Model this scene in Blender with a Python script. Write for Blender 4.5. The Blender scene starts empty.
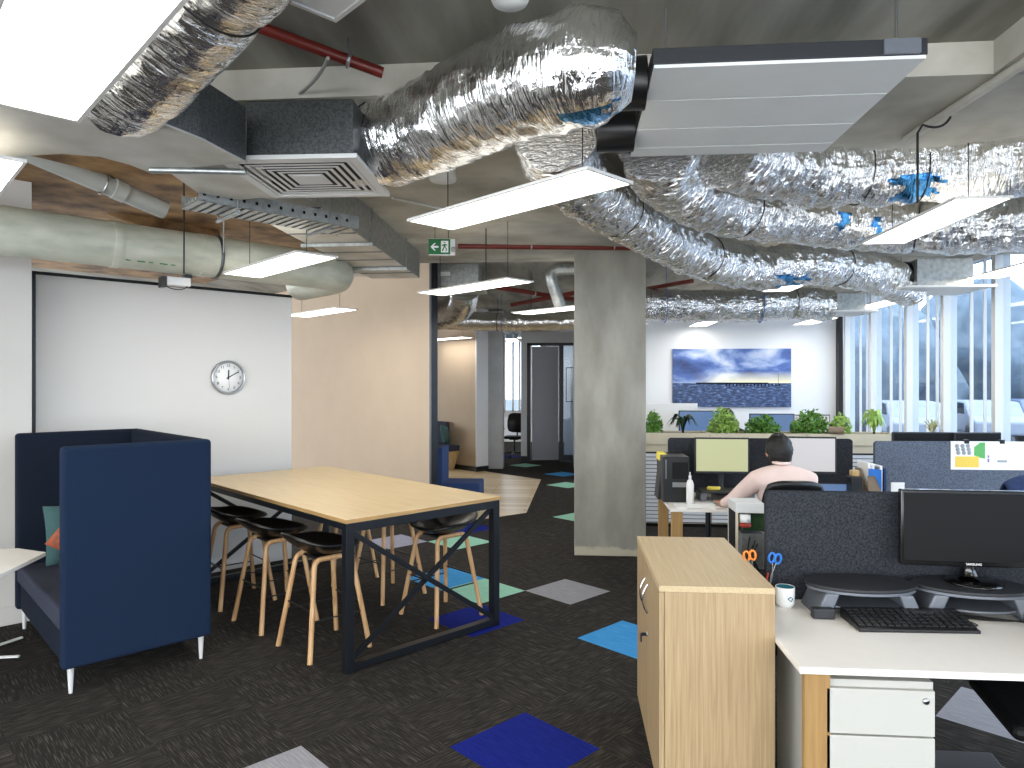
import bpy, bmesh, math, random
from mathutils import Vector, Matrix, noise
PI = math.pi
R = math.radians
random.seed(7)
# ------------------------------------------------------------ camera, world, exposure
scn = bpy.context.scene
C = scn.collection
F = 690.0; CX = 512.0; CY = 384.0; H = 1.716
TH = math.atan(57 / F)
cam_d = bpy.data.cameras.new('camera'); cam = bpy.data.objects.new('camera', cam_d); C.objects.link(cam)
cam.location = (0, 0, H); cam.rotation_euler = (PI / 2, 0, TH)
cam_d.sensor_width = 36; cam_d.sensor_fit = 'HORIZONTAL'; cam_d.lens = F / 1024 * 36
cam_d.clip_start = 0.02; cam_d.clip_end = 300
scn.camera = cam
scn.view_settings.view_transform = 'Standard'; scn.view_settings.look = 'None'
scn.view_settings.gamma = 1; scn.view_settings.use_curve_mapping = False
scn.view_settings.exposure = 0.6
w = bpy.data.worlds.new('sky'); scn.world = w; w.use_nodes = True
bg = w.node_tree.nodes['Background']; bg.inputs[0].default_value = (0.90, 0.945, 1.0, 1); bg.inputs[1].default_value = 4.5
LAMP = 8.5            # radiance of the LED panels

# ------------------------------------------------------------ pixel <-> place helpers
FWD = Vector((-math.sin(TH), math.cos(TH), 0)); RGT = Vector((math.cos(TH), math.sin(TH), 0))
def at(px, py, z):               # point at height z seen at a pixel
    D = (z - H) * F / (CY - py)
    return RGT * ((px - CX) / F * D) + FWD * D + Vector((0, 0, z))
def deep(px, py, D):             # point at camera depth D
    return RGT * ((px - CX) / F * D) + FWD * D + Vector((0, 0, H + (CY - py) / F * D))
def cam2w(X, D, z=0): return RGT * X + FWD * D + Vector((0, 0, z))
AA = R(48.6)                     # the diagonal grid of the left half
a_ = Vector((math.cos(AA), math.sin(AA), 0)); b_ = Vector((-math.sin(AA), math.cos(AA), 0))
N0 = cam2w(-2.452, 3.76)
def offx(px, Y): return Y * math.tan(math.atan((px - CX) / F) - TH)      # office X seen at a pixel column, at office depth Y
def fa(a, b, z=0): return N0 + a_ * a + b_ * b + Vector((0, 0, z))

# ------------------------------------------------------------ materials
M = {}
def nt(name):
    m = bpy.data.materials.new(name); m.use_nodes = True; M[name] = m
    return m, m.node_tree.nodes, m.node_tree.links, m.node_tree.nodes['Principled BSDF']
def col(c):
    if isinstance(c, str):
        v = [int(c[i:i + 2], 16) / 255 for i in (0, 2, 4)]
        v = [x / 12.92 if x <= .04045 else ((x + .055) / 1.055) ** 2.4 for x in v]
        return (*v, 1)
    return (*c, 1)
def simple(name, c, rough=.5, metal=0, spec=.5, var=0, vscale=20, bump=0, bscale=80, stretch=None, c2=None, coat=0, detail=4):
    m, n, l, p = nt(name)
    p.inputs['Base Color'].default_value = col(c); p.inputs['Roughness'].default_value = rough
    p.inputs['Metallic'].default_value = metal; p.inputs['Specular IOR Level'].default_value = spec
    if coat: p.inputs['Coat Weight'].default_value = coat; p.inputs['Coat Roughness'].default_value = .1
    tc = n.new('ShaderNodeTexCoord'); mp = n.new('ShaderNodeMapping'); l.new(tc.outputs['Object'], mp.inputs[0])
    if stretch: mp.inputs['Scale'].default_value = stretch
    if var or c2:
        t = n.new('ShaderNodeTexNoise'); t.inputs['Scale'].default_value = vscale; t.inputs['Detail'].default_value = detail
        l.new(mp.outputs[0], t.inputs[0])
        r = n.new('ShaderNodeValToRGB'); l.new(t.outputs[0], r.inputs[0])
        base = Vector(col(c)[:3])
        lo = base * (1 - var); hi = base * (1 + var)
        if c2: lo = Vector(col(c2)[:3]); hi = base
        r.color_ramp.elements[0].position = .32; r.color_ramp.elements[1].position = .68
        r.color_ramp.elements[0].color = (*lo, 1); r.color_ramp.elements[1].color = (*[min(x, 1) for x in hi], 1)
        l.new(r.outputs[0], p.inputs['Base Color'])
    if bump:
        t2 = n.new('ShaderNodeTexNoise'); t2.inputs['Scale'].default_value = bscale; t2.inputs['Detail'].default_value = 3
        l.new(mp.outputs[0], t2.inputs[0])
        bp = n.new('ShaderNodeBump'); bp.inputs['Strength'].default_value = bump; bp.inputs['Distance'].default_value = .01
        l.new(t2.outputs[0], bp.inputs['Height']); l.new(bp.outputs[0], p.inputs['Normal'])
    return m
def emit(name, c, s):
    m, n, l, p = nt(name)
    p.inputs['Base Color'].default_value = col(c); p.inputs['Emission Color'].default_value = col(c)
    p.inputs['Emission Strength'].default_value = s; return m
def foil(name, tint=(.93, .93, .92), ru=1.0, dist=.016):
    m, n, l, p = nt(name)
    p.inputs['Metallic'].default_value = 1; p.inputs['Base Color'].default_value = (*tint, 1)
    p.inputs['Roughness'].default_value = .2
    uv = n.new('ShaderNodeUVMap'); uv.uv_map = 'UVMap'
    mp = n.new('ShaderNodeMapping'); mp.inputs['Scale'].default_value = (42 * ru, 7, 1); mp.inputs['Rotation'].default_value = (0, 0, .12)
    l.new(uv.outputs[0], mp.inputs[0])
    t = n.new('ShaderNodeTexNoise'); t.inputs['Scale'].default_value = 1; t.inputs['Detail'].default_value = 5; t.inputs['Distortion'].default_value = 1.2
    l.new(mp.outputs[0], t.inputs[0])
    mp2 = n.new('ShaderNodeMapping'); mp2.inputs['Scale'].default_value = (9, 22, 1); l.new(uv.outputs[0], mp2.inputs[0])
    v = n.new('ShaderNodeTexVoronoi'); v.inputs['Scale'].default_value = 1.6; l.new(mp2.outputs[0], v.inputs[0])
    mx = n.new('ShaderNodeMath'); mx.operation = 'MULTIPLY_ADD'; mx.inputs[1].default_value = .16; l.new(v.outputs[0], mx.inputs[0]); l.new(t.outputs[0], mx.inputs[2])
    bp = n.new('ShaderNodeBump'); bp.inputs['Strength'].default_value = .8; bp.inputs['Distance'].default_value = dist
    l.new(mx.outputs[0], bp.inputs['Height']); l.new(bp.outputs[0], p.inputs['Normal'])
    r = n.new('ShaderNodeMapRange'); r.inputs['To Min'].default_value = .05; r.inputs['To Max'].default_value = .22
    l.new(t.outputs[0], r.inputs[0]); l.new(r.outputs[0], p.inputs['Roughness'])
    return m
def carpet(name, c, c2, axis, stripe=.5, spec=.1):
    m, n, l, p = nt(name)
    p.inputs['Roughness'].default_value = .95; p.inputs['Specular IOR Level'].default_value = spec
    tc = n.new('ShaderNodeTexCoord'); mp = n.new('ShaderNodeMapping'); l.new(tc.outputs['Object'], mp.inputs[0])
    mp.inputs['Scale'].default_value = (210, 8, 1) if axis == 0 else (8, 210, 1)
    t = n.new('ShaderNodeTexNoise'); t.inputs['Scale'].default_value = 1; t.inputs['Detail'].default_value = 3; l.new(mp.outputs[0], t.inputs[0])
    r = n.new('ShaderNodeValToRGB'); l.new(t.outputs[0], r.inputs[0])
    e = r.color_ramp.elements; e[0].position = stripe + .02; e[1].position = stripe + .2
    e[0].color = col(c); e[1].color = col(c2)
    t2 = n.new('ShaderNodeTexNoise'); t2.inputs['Scale'].default_value = 260; l.new(tc.outputs['Object'], t2.inputs[0])
    mr = n.new('ShaderNodeMapRange'); mr.inputs['To Min'].default_value = .55; mr.inputs['To Max'].default_value = 1.45; l.new(t2.outputs[0], mr.inputs[0])
    mm = n.new('ShaderNodeMix'); mm.data_type = 'RGBA'; mm.blend_type = 'MULTIPLY'; mm.inputs[0].default_value = 1
    l.new(r.outputs[0], mm.inputs[6]); l.new(mr.outputs[0], mm.inputs[7]); l.new(mm.outputs[2], p.inputs['Base Color'])
    bp = n.new('ShaderNodeBump'); bp.inputs['Strength'].default_value = .4; bp.inputs['Distance'].default_value = .005
    l.new(t2.outputs[0], bp.inputs['Height']); l.new(bp.outputs[0], p.inputs['Normal'])
    return m
def wood(name, c, c2, stretch=(3, 60, 60), rough=.45, scale=1.0):
    m, n, l, p = nt(name)
    p.inputs['Roughness'].default_value = rough
    tc = n.new('ShaderNodeTexCoord'); mp = n.new('ShaderNodeMapping'); mp.inputs['Scale'].default_value = stretch; l.new(tc.outputs['Object'], mp.inputs[0])
    t = n.new('ShaderNodeTexNoise'); t.inputs['Scale'].default_value = scale; t.inputs['Detail'].default_value = 5; t.inputs['Distortion'].default_value = .5; l.new(mp.outputs[0], t.inputs[0])
    r = n.new('ShaderNodeValToRGB'); l.new(t.outputs[0], r.inputs[0]); e = r.color_ramp.elements
    e[0].position = .3; e[1].position = .66; e[0].color = col(c2); e[1].color = col(c); l.new(r.outputs[0], p.inputs['Base Color'])
    return m
simple('wall_white', 'c4c1bc', .8, var=.02, vscale=3)
simple('wall_panel', 'd6d4d0', .55, var=.01, vscale=2)
simple('wall_beige', 'b5a28c', .85, var=.02, vscale=3)
simple('back_white', 'e9ebee', .8)
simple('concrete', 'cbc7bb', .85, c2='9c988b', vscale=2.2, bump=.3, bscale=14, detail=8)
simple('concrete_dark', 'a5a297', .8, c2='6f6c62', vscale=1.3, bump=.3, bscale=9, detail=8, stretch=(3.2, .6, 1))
simple('concrete_warm_lit', 'b08c60', .9, c2='5c432b', vscale=4, bump=.8, bscale=12, detail=8)  # concrete with warm light put into its brown colour
simple('column_concrete', 'a09d92', .7, c2='858278', vscale=2.4, bump=.25, bscale=10, stretch=(2, 2, .8), detail=9)
simple('column_light', 'c9ccd0', .8, var=.06, vscale=5)
simple('galv', 'a9acaa', .38, metal=.8, var=.2, vscale=24)
simple('galv_dark', '5c5f60', .45, metal=.7, var=.35, vscale=110)
simple('galv_pale', 'd2d0c8', .5, metal=.2, c2='b3b0a4', vscale=4, detail=8)
simple('panel_grey', 'e2e4e2', .5, metal=0, var=.02, vscale=5)
simple('pvc_pipe', 'cccdbe', .45, c2='b2b5a4', vscale=5, detail=8, stretch=(1, 1, 3))
simple('pipe_grey', 'a9aba5', .5, var=.1, vscale=5)
simple('red_pipe', '6e2219', .4)
simple('white_plastic', 'e6e6e4', .4)
simple('white_metal', 'd0d0ce', .35)
simple('lamp_frame', 'd9d7d2', .4)
simple('black_metal', '14171c', .38, metal=.2)
simple('black_plastic', '121315', .35)
simple('black_gloss', '0a0a0b', .12, coat=.6)
simple('black_matt', '060607', .6, spec=.25)
simple('black_shell', '0f0f10', .3)
simple('wire_black', '101010', .6)
simple('steel', 'b5b7b9', .3, metal=1)
simple('chrome', 'dcdde0', .12, metal=1)
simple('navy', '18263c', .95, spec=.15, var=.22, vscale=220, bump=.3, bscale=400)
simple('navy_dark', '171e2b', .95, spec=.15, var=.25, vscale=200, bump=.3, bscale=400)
simple('seat_grey', '3c3f4c', .95, spec=.1, var=.25, vscale=180, bump=.3, bscale=400)
simple('blue_fabric', '29406e', .95, var=.15, vscale=120)
simple('felt_dark', '3f4146', 1, spec=.05, c2='26282c', vscale=110, bump=.3, bscale=300, detail=6)
simple('felt_light', '6f7786', 1, spec=.05, c2='4b525e', vscale=90, bump=.3, bscale=300, detail=6)
simple('teal_fabric', '3d5c5c', .95, var=.15, vscale=150)
simple('orange_fabric', 'b85c34', .95, c2='7d5044', vscale=40)
wood('table_top', 'dec69b', 'd2b789', (50, 2.5, 50), .35)
wood('ply_edge', 'b8935d', '8b6c42', (4, 4, 260), .6)
wood('oak', 'b09873', '967d5b', (110, 110, 3), .5)
wood('oak_top', 'c6b18c', 'b7a07a', (110, 3, 110), .45)
wood('desk_leg', 'a98652', '967344', (50, 50, 2), .5)
wood('stool_wood', 'c8a173', 'a67c50', (30, 30, 3), .5)
wood('cabinet_ply', 'cdb17f', 'b7965f', (20, 20, 2), .5)
simple('desk_white', 'ebe6df', .4, var=.01)
simple('drawer_white', 'b9b7af', .45)
simple('planter_ply', 'd3c8ae', .6, var=.04, vscale=6)
simple('tambour', 'dfe1e4', .5)
simple('groove', '2a2b2f', .8)
simple('riser_grey', '6b7078', .4, metal=.2)
simple('riser_dark', '24262a', .55, bump=.1)
simple('key_black', '1b1c1e', .45)
simple('leaf_green', '72a045', .5, spec=.3, c2='45742d', vscale=25)
simple('leaf_light', 'b4cf70', .5, spec=.3, c2='74a044', vscale=25)
simple('leaf_dark', '2c4a26', .5, spec=.3, c2='172c16', vscale=25)
simple('leaf_pale', 'cdc3a4', .6, c2='8f9a6c', vscale=25)
simple('soil', '3a2c20', .95)
simple('skin', 'b98568', .6)
simple('hair', '0f0c0a', .55, var=.5, vscale=60, bump=.6, bscale=90)
simple('shirt', 'e6cdc4', .85, var=.03, vscale=8, bump=.2, bscale=15)
simple('trousers', '2a2c33', .9)
simple('shoe', '1a1512', .5)
simple('paper', 'f0f0ee', .8)
simple('yellow_paper', 'e7d25b', .8)
simple('cardboard', '8b7a66', .8)
simple('red', 'a33325', .5); simple('blue_plastic', '1f6fc4', .35); simple('orange_plastic', 'df7a20', .4)
simple('teal_glaze', '2f7788', .2); simple('mug_white', 'e9ebea', .2); simple('jacket', '24345a', .9, var=.15, vscale=30)
simple('sign_green', '15703a', .4); simple('green_print', '5fae62', .7); simple('yellow_print', 'e8c757', .7); simple('purple_print', '8a78b8', .7); simple('grey_print', '9aa0a4', .7)
simple('foil_tape_blue', '1e62ad', .4, metal=.3)
simple('picture_frame', '3a3d42', .5)
simple('door_paint', 'b9bcc6', .35)
simple('tree_leaf', '717e88', .9, c2='56636c', vscale=2, detail=8)
simple('asphalt', '64686f', .9, var=.08, vscale=.5)
simple('facade', '8b95a8', .8, var=.08, vscale=1)
simple('car_white', '858b95', .5); simple('car_dark', '5d6a80', .4)
simple('skirting_black', '16171a', .5)
emit('lamp', 'fffaf0', LAMP); emit('lamp_top_fill', 'fffaf0', LAMP * .11)  # the weaker top emitter is added to brighten the ceiling
def screen_mat(name, c, s):
    m = emit(name, c, s); p = m.node_tree.nodes['Principled BSDF']; p.inputs['Base Color'].default_value = (.01, .01, .01, 1); p.inputs['Roughness'].default_value = .3
screen_mat('screen_pale', 'dfe3b0', .5); screen_mat('screen_white', 'eeecf0', .5); screen_mat('screen_blue', '6f93c8', .45)
foil('foil'); foil('foil_blue_reflect_print', tint=(.08, .30, .62)); foil('foil_fine', ru=.75, dist=.055)  # blue version: reflections and print on the ducts put into the colour
carpet('carpet_along', '2a2826', '5a544e', 0, .50); carpet('carpet_across', '2a2826', '5a544e', 1, .50)
carpet('carpet_plain', '2c2a29', '413e3a', 0, .5)
carpet('tile_grey', '8a8a90', '9b9ba1', 0, .4); carpet('tile_lilac', '8f90a4', 'a1a2b4', 0, .4); carpet('tile_mint', '8cc2ab', '9ed0ba', 0, .4)
carpet('tile_blue', '3a8ac6', '4a9ad4', 0, .4); carpet('tile_royal', '141f70', '1a277e', 0, .4)
def planks():
    m, n, l, p = nt('floor_planks'); p.inputs['Roughness'].default_value = .35
    tc = n.new('ShaderNodeTexCoord'); mp = n.new('ShaderNodeMapping'); l.new(tc.outputs['Object'], mp.inputs[0])
    br = n.new('ShaderNodeTexBrick'); l.new(mp.outputs[0], br.inputs[0]); br.inputs['Scale'].default_value = 1
    br.inputs['Brick Width'].default_value = 1.2; br.inputs['Row Height'].default_value = .16; br.inputs['Mortar Size'].default_value = .004
    br.inputs['Color1'].default_value = col('e2cda9'); br.inputs['Color2'].default_value = col('c8ab80'); br.inputs['Mortar'].default_value = col('8d7350')
    l.new(br.outputs[0], p.inputs['Base Color'])
planks()
def glassmat():
    m, n, l, p = nt('window_glass'); n.remove(p)
    t = n.new('ShaderNodeBsdfTransparent'); t.inputs[0].default_value = (.72, .79, .87, 1)
    g = n.new('ShaderNodeBsdfGlossy'); g.inputs['Roughness'].default_value = .02
    mx = n.new('ShaderNodeMixShader'); lw = n.new('ShaderNodeLayerWeight'); lw.inputs[0].default_value = .5
    pw = n.new('ShaderNodeMath'); pw.operation = 'POWER'; pw.inputs[1].default_value = 4; l.new(lw.outputs['Facing'], pw.inputs[0])
    ma = n.new('ShaderNodeMath'); ma.operation = 'MULTIPLY_ADD'; ma.inputs[1].default_value = .3; ma.inputs[2].default_value = .02; l.new(pw.outputs[0], ma.inputs[0]); l.new(ma.outputs[0], mx.inputs[0]); l.new(t.outputs[0], mx.inputs[1]); l.new(g.outputs[0], mx.inputs[2])
    l.new(mx.outputs[0], n['Material Output'].inputs[0])
glassmat()
def seascape():
    m, n, l, p = nt('seascape_print'); p.inputs['Roughness'].default_value = .5
    tc = n.new('ShaderNodeTexCoord'); sp = n.new('ShaderNodeSeparateXYZ'); l.new(tc.outputs['Object'], sp.inputs[0])
    mp = n.new('ShaderNodeMapping'); mp.inputs['Scale'].default_value = (1.3, 1, 2.6); mp.inputs['Rotation'].default_value = (0, .35, 0); mp.inputs['Location'].default_value = (3.1, 0, .4); l.new(tc.outputs['Object'], mp.inputs[0])
    t = n.new('ShaderNodeTexNoise'); t.inputs['Scale'].default_value = 1.1; t.inputs['Detail'].default_value = 6; t.inputs['Distortion'].default_value = .3; l.new(mp.outputs[0], t.inputs[0])
    r = n.new('ShaderNodeValToRGB'); l.new(t.outputs[0], r.inputs[0]); e = r.color_ramp.elements
    e[0].position = .34; e[0].color = col('1f3566'); e[1].position = .68; e[1].color = col('dfe3ee')
    x = e.new(.48); x.color = col('4c6aae'); x = e.new(.56); x.color = col('93a8d2')
    mp3 = n.new('ShaderNodeMapping'); mp3.inputs['Scale'].default_value = (6, 1, 20); l.new(tc.outputs['Object'], mp3.inputs[0])
    t3 = n.new('ShaderNodeTexNoise'); t3.inputs['Scale'].default_value = 2; t3.inputs['Detail'].default_value = 7; l.new(mp3.outputs[0], t3.inputs[0])
    r3 = n.new('ShaderNodeValToRGB'); l.new(t3.outputs[0], r3.inputs[0]); e = r3.color_ramp.elements
    e[0].position = .35; e[0].color = col('1d2b4a'); e[1].position = .75; e[1].color = col('8ba6cf'); x = e.new(.55); x.color = col('3b527f')
    # glow over the horizon: z in [-.08,.02] -> printed pale yellow band
    g = n.new('ShaderNodeMapRange'); g.inputs['From Min'].default_value = .12; g.inputs['From Max'].default_value = -.08; l.new(sp.outputs['Z'], g.inputs[0])
    gx = n.new('ShaderNodeMapRange'); gx.inputs['From Min'].default_value = -.7; gx.inputs['From Max'].default_value = .1; l.new(sp.outputs['X'], gx.inputs[0])
    gm = n.new('ShaderNodeMath'); gm.operation = 'MULTIPLY'; l.new(g.outputs[0], gm.inputs[0]); l.new(gx.outputs[0], gm.inputs[1])
    m1 = n.new('ShaderNodeMix'); m1.data_type = 'RGBA'; l.new(gm.outputs[0], m1.inputs[0]); l.new(r.outputs[0], m1.inputs[6]); m1.inputs[7].default_value = col('f3ecc8')
    lt = n.new('ShaderNodeMath'); lt.operation = 'LESS_THAN'; lt.inputs[1].default_value = -.09; l.new(sp.outputs['Z'], lt.inputs[0])
    m2 = n.new('ShaderNodeMix'); m2.data_type = 'RGBA'; l.new(lt.outputs[0], m2.inputs[0]); l.new(m1.outputs[2], m2.inputs[6]); l.new(r3.outputs[0], m2.inputs[7])
    l.new(m2.outputs[2], p.inputs['Base Color'])
seascape()
def column_mat():
    m = M['column_concrete']; n = m.node_tree.nodes; l = m.node_tree.links; p = n['Principled BSDF']
    src = p.inputs['Base Color'].links[0].from_socket
    tc = n.new('ShaderNodeTexCoord'); sp = n.new('ShaderNodeSeparateXYZ'); l.new(tc.outputs['Object'], sp.inputs[0])
    t = n.new('ShaderNodeTexNoise'); t.inputs['Scale'].default_value = 9; t.inputs['Detail'].default_value = 5; l.new(tc.outputs['Object'], t.inputs[0])
    ad = n.new('ShaderNodeMath'); ad.operation = 'MULTIPLY_ADD'; ad.inputs[1].default_value = .12; l.new(t.outputs[0], ad.inputs[0]); l.new(sp.outputs['Z'], ad.inputs[2])
    mr = n.new('ShaderNodeMapRange'); mr.inputs['From Min'].default_value = .16; mr.inputs['From Max'].default_value = .13; l.new(ad.outputs[0], mr.inputs[0])
    mx = n.new('ShaderNodeMix'); mx.data_type = 'RGBA'; l.new(mr.outputs[0], mx.inputs[0]); l.new(src, mx.inputs[6]); mx.inputs[7].default_value = col('b9b19c')
    l.new(mx.outputs[2], p.inputs['Base Color'])
column_mat()

# ------------------------------------------------------------ mesh helpers
class MB:
    def __init__(s): s.v = []; s.f = []; s.mi = []; s.sm = []; s.uv = {}
    def add(s, vs, fs, mi=0, smooth=False, mat=None):
        o = len(s.v)
        for v in vs:
            v = Vector(v)
            if mat is not None: v = mat @ v
            s.v.append(v)
        for f in fs: s.f.append([i + o for i in f]); s.mi.append(mi); s.sm.append(smooth)
        return s
    def box(s, x0, x1, y0, y1, z0, z1, mi=0, mat=None):
        vs = [(x, y, z) for z in (z0, z1) for y in (y0, y1) for x in (x0, x1)]
        return s.add(vs, [(0, 2, 3, 1), (4, 5, 7, 6), (0, 1, 5, 4), (2, 6, 7, 3), (0, 4, 6, 2), (1, 3, 7, 5)], mi, False, mat)
    def prism(s, pts, z0, z1, mi=0, mat=None, smooth=False):
        k = len(pts); A = sum(pts[i][0] * pts[(i + 1) % k][1] - pts[(i + 1) % k][0] * pts[i][1] for i in range(k))
        if A < 0: pts = pts[::-1]
        vs = [(x, y, z0) for x, y in pts] + [(x, y, z1) for x, y in pts]
        s.add(vs, [tuple(range(k))[::-1], tuple(range(k, 2 * k))] + [(i, (i + 1) % k, k + (i + 1) % k, k + i) for i in range(k)], mi, smooth, mat); return s
    def tube(s, pts, r, n=10, mi=0, cap=True, mat=None, flat=None):
        pts = [Vector(p) for p in pts]; K = len(pts); rs = r if isinstance(r, (list, tuple)) else [r] * K
        T = [(pts[min(i + 1, K - 1)] - pts[max(i - 1, 0)]).normalized() for i in range(K)]
        up = Vector((0, 0, 1)) if abs(T[0].z) < .9 else Vector((1, 0, 0))
        u = T[0].cross(up).normalized(); vs = []; fs = []
        for i in range(K):
            u = (u - T[i] * u.dot(T[i])).normalized(); v = T[i].cross(u)
            for j in range(n):
                t = 2 * PI * j / n
                vs.append(pts[i] + (u * math.cos(t) + v * math.sin(t) * (flat or 1)) * rs[i])
        for i in range(K - 1):
            for j in range(n):
                k2 = (j + 1) % n; fs.append((i * n + j, i * n + k2, (i + 1) * n + k2, (i + 1) * n + j))
        s.add(vs, fs, mi, True, mat)
        if cap:
            s.add([vs[j] for j in range(n)], [tuple(range(n))[::-1]], mi, False, mat)
            s.add([vs[(K - 1) * n + j] for j in range(n)], [tuple(range(n))], mi, False, mat)
        return s
    def lathe(s, prof, n=24, mi=0, mat=None, c=(0, 0)):
        vs = []; fs = []; K = len(prof)
        for r, z in prof:
            for j in range(n): t = 2 * PI * j / n; vs.append((c[0] + r * math.cos(t), c[1] + r * math.sin(t), z))
        for i in range(K - 1):
            for j in range(n): k2 = (j + 1) % n; fs.append((i * n + j, i * n + k2, (i + 1) * n + k2, (i + 1) * n + j))
        return s.add(vs, fs, mi, True, mat)
    def build(s, name, mats, parent=None, bevel=0, loc=None, rotz=0, smooth_all=False, solid=0, sub=0):
        me = bpy.data.meshes.new(name); me.from_pydata([tuple(v) for v in s.v], [], s.f)
        if not isinstance(mats, (list, tuple)): mats = [mats]
        for m in mats: me.materials.append(M[m])
        me.polygons.foreach_set('material_index', s.mi)
        me.polygons.foreach_set('use_smooth', [True] * len(s.f) if smooth_all else s.sm)
        me.update()
        o = bpy.data.objects.new(name, me); C.objects.link(o)
        if parent: o.parent = parent
        if loc is not None: o.location = loc
        o.rotation_euler = (0, 0, rotz)
        if solid: md = o.modifiers.new('solid', 'SOLIDIFY'); md.thickness = solid; md.offset = 0
        if bevel: md = o.modifiers.new('bevel', 'BEVEL'); md.width = bevel; md.segments = 3; md.limit_method = 'ANGLE'; md.harden_normals = False
        if sub: md = o.modifiers.new('sub', 'SUBSURF'); md.levels = sub; md.render_levels = sub
        return o
def thing(name, label, cat, loc=(0, 0, 0), rotz=0, group=None):
    o = bpy.data.objects.new(name, None); C.objects.link(o); o.empty_display_size = .1
    o.location = loc; o.rotation_euler = (0, 0, rotz); return tag(o, label, cat, group)
def tag(o, label, cat, group=None):
    o['label'] = label; o['category'] = cat
    if group: o['group'] = group
    return o
def struct(o): o['kind'] = 'structure'; return o
def copy_tree(o, parent=None):
    c = o.copy(); C.objects.link(c); c.parent = parent
    for ch in list(o.children): copy_tree(ch, c)
    return c
def dup(root, loc, rotz, label, group=None):
    r = copy_tree(root); r.location = loc; r.rotation_euler = (0, 0, rotz); r['label'] = label
    if group: r['group'] = group
    return r
def rot(axis, ang, loc=(0, 0, 0)): return Matrix.Translation(loc) @ Matrix.Rotation(ang, 4, axis)
def text(name, body, size, matn, parent, mat, ext=.0006):
    cu = bpy.data.curves.new(name, 'FONT'); cu.body = body; cu.size = size; cu.extrude = ext; cu.align_x = 'CENTER'; cu.align_y = 'CENTER'; cu.resolution_u = 3
    t = bpy.data.objects.new('tmp', cu); C.objects.link(t)
    dg = bpy.context.evaluated_depsgraph_get(); me = bpy.data.meshes.new_from_object(t.evaluated_get(dg)); me.name = name
    bpy.data.objects.remove(t); bpy.data.curves.remove(cu)
    me.transform(mat); me.materials.clear(); me.materials.append(M[matn])
    o = bpy.data.objects.new(name, me); C.objects.link(o); o.parent = parent; return o
def arc(p0, p1, p2, k=8):        # quadratic bezier
    p0, p1, p2 = Vector(p0), Vector(p1), Vector(p2)
    return [p0 * (1 - t) ** 2 + p1 * 2 * t * (1 - t) + p2 * t * t for t in [i / k for i in range(k + 1)]]
def spline(pts, ds):
    P = [Vector(p) for p in pts]; P = [P[0] * 2 - P[1]] + P + [P[-1] * 2 - P[-2]]; out = []
    for i in range(1, len(P) - 2):
        L = (P[i + 1] - P[i]).length; k = max(2, int(L / ds))
        for j in range(k):
            t = j / k; p0, p1, p2, p3 = P[i - 1:i + 3]
            out.append(.5 * ((2 * p1) + (p2 - p0) * t + (2 * p0 - 5 * p1 + 4 * p2 - p3) * t * t + (3 * p1 - p0 - 3 * p2 + p3) * t ** 3))
    out.append(P[-2]); return out

# ------------------------------------------------------------ SETTING
# floor: half metre carpet tiles on the diagonal grid
g0 = at(525, 590.7, 0) - N0
gu, gv = g0.dot(a_), g0.dot(b_)
def tile_of(px, py):
    p = at(px, py, 0) - N0; return (math.floor((p.dot(a_) - gu) / .5), math.floor((p.dot(b_) - gv) / .5))
tiles = {}
for px, py, m in [(568, 592, 2), (486, 591, 4), (442, 579.5, 5), (478, 621, 6), (459, 543.5, 4), (388, 544, 3), (457, 530, 6), (524, 744, 6),
                  (290, 785, 2), (630, 640, 5), (524.5, 465.5, 4), (572, 474, 5), (578, 485.5, 4), (590, 518.7, 4), (511, 457, 6), (985, 694, 2)]:
    tiles[tile_of(px, py)] = m
fl = MB()
for i in range(-18, 38):
    for j in range(-22, 40):
        c = N0 + a_ * (gu + i * .5 + .25) + b_ * (gv + j * .5 + .25)
        if c.x < -11 or c.x > 5.2 or c.y < -3.4 or c.y > 24: continue
        x0 = gu + i * .5; y0 = gv + j * .5
        fl.add([(x0, y0, 0), (x0 + .5, y0, 0), (x0 + .5, y0 + .5, 0), (x0, y0 + .5, 0)], [(0, 1, 2, 3)], tiles.get((i, j), (i + j) % 2))
struct(fl.build('floor', ['carpet_along', 'carpet_across', 'tile_grey', 'tile_lilac', 'tile_mint', 'tile_blue', 'tile_royal'], loc=N0, rotz=AA))
# timber floor patch in the corridor
pts = [at(541, 479.6, 0), at(526.4, 512.8, 0), at(478, 520, 0), at(400, 492, 0), at(440, 463, 0), at(492, 472.6, 0)]
o = MB().prism([(p.x, p.y) for p in pts], 0.0005, .004).build('floor_timber', 'floor_planks'); struct(o)
# slab, beams
ZS = 3.196; ZBM = 3.053
YN = at(960, 75, ZBM).y; YF = at(500, 262, ZBM).y; XC = at(992, 42, ZS).x
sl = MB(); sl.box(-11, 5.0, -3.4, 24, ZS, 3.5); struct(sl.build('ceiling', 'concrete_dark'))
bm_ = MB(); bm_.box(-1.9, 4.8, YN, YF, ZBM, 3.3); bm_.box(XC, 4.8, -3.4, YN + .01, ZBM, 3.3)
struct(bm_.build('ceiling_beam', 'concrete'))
pp = [fa(-3, .65), fa(2.9, .65), fa(2.9, 6.0), fa(-3, 6.0)]
struct(MB().prism([(p.x, p.y) for p in pp], 3.18, 3.26).build('ceiling_warm_lit', 'concrete_warm_lit'))  # same slab; the warm light falling on it is painted as brown
# left wall + end
lw = MB().box(-5, .12, 1.62, 2.3, 0, 3.25); struct(lw.build('wall_left', 'wall_white', loc=N0, rotz=AA))
struct(MB().box(-5, .12, 1.608, 1.62, 0, .13).build('baseboard_left', 'wall_white', loc=N0, rotz=AA, bevel=.003))
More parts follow.
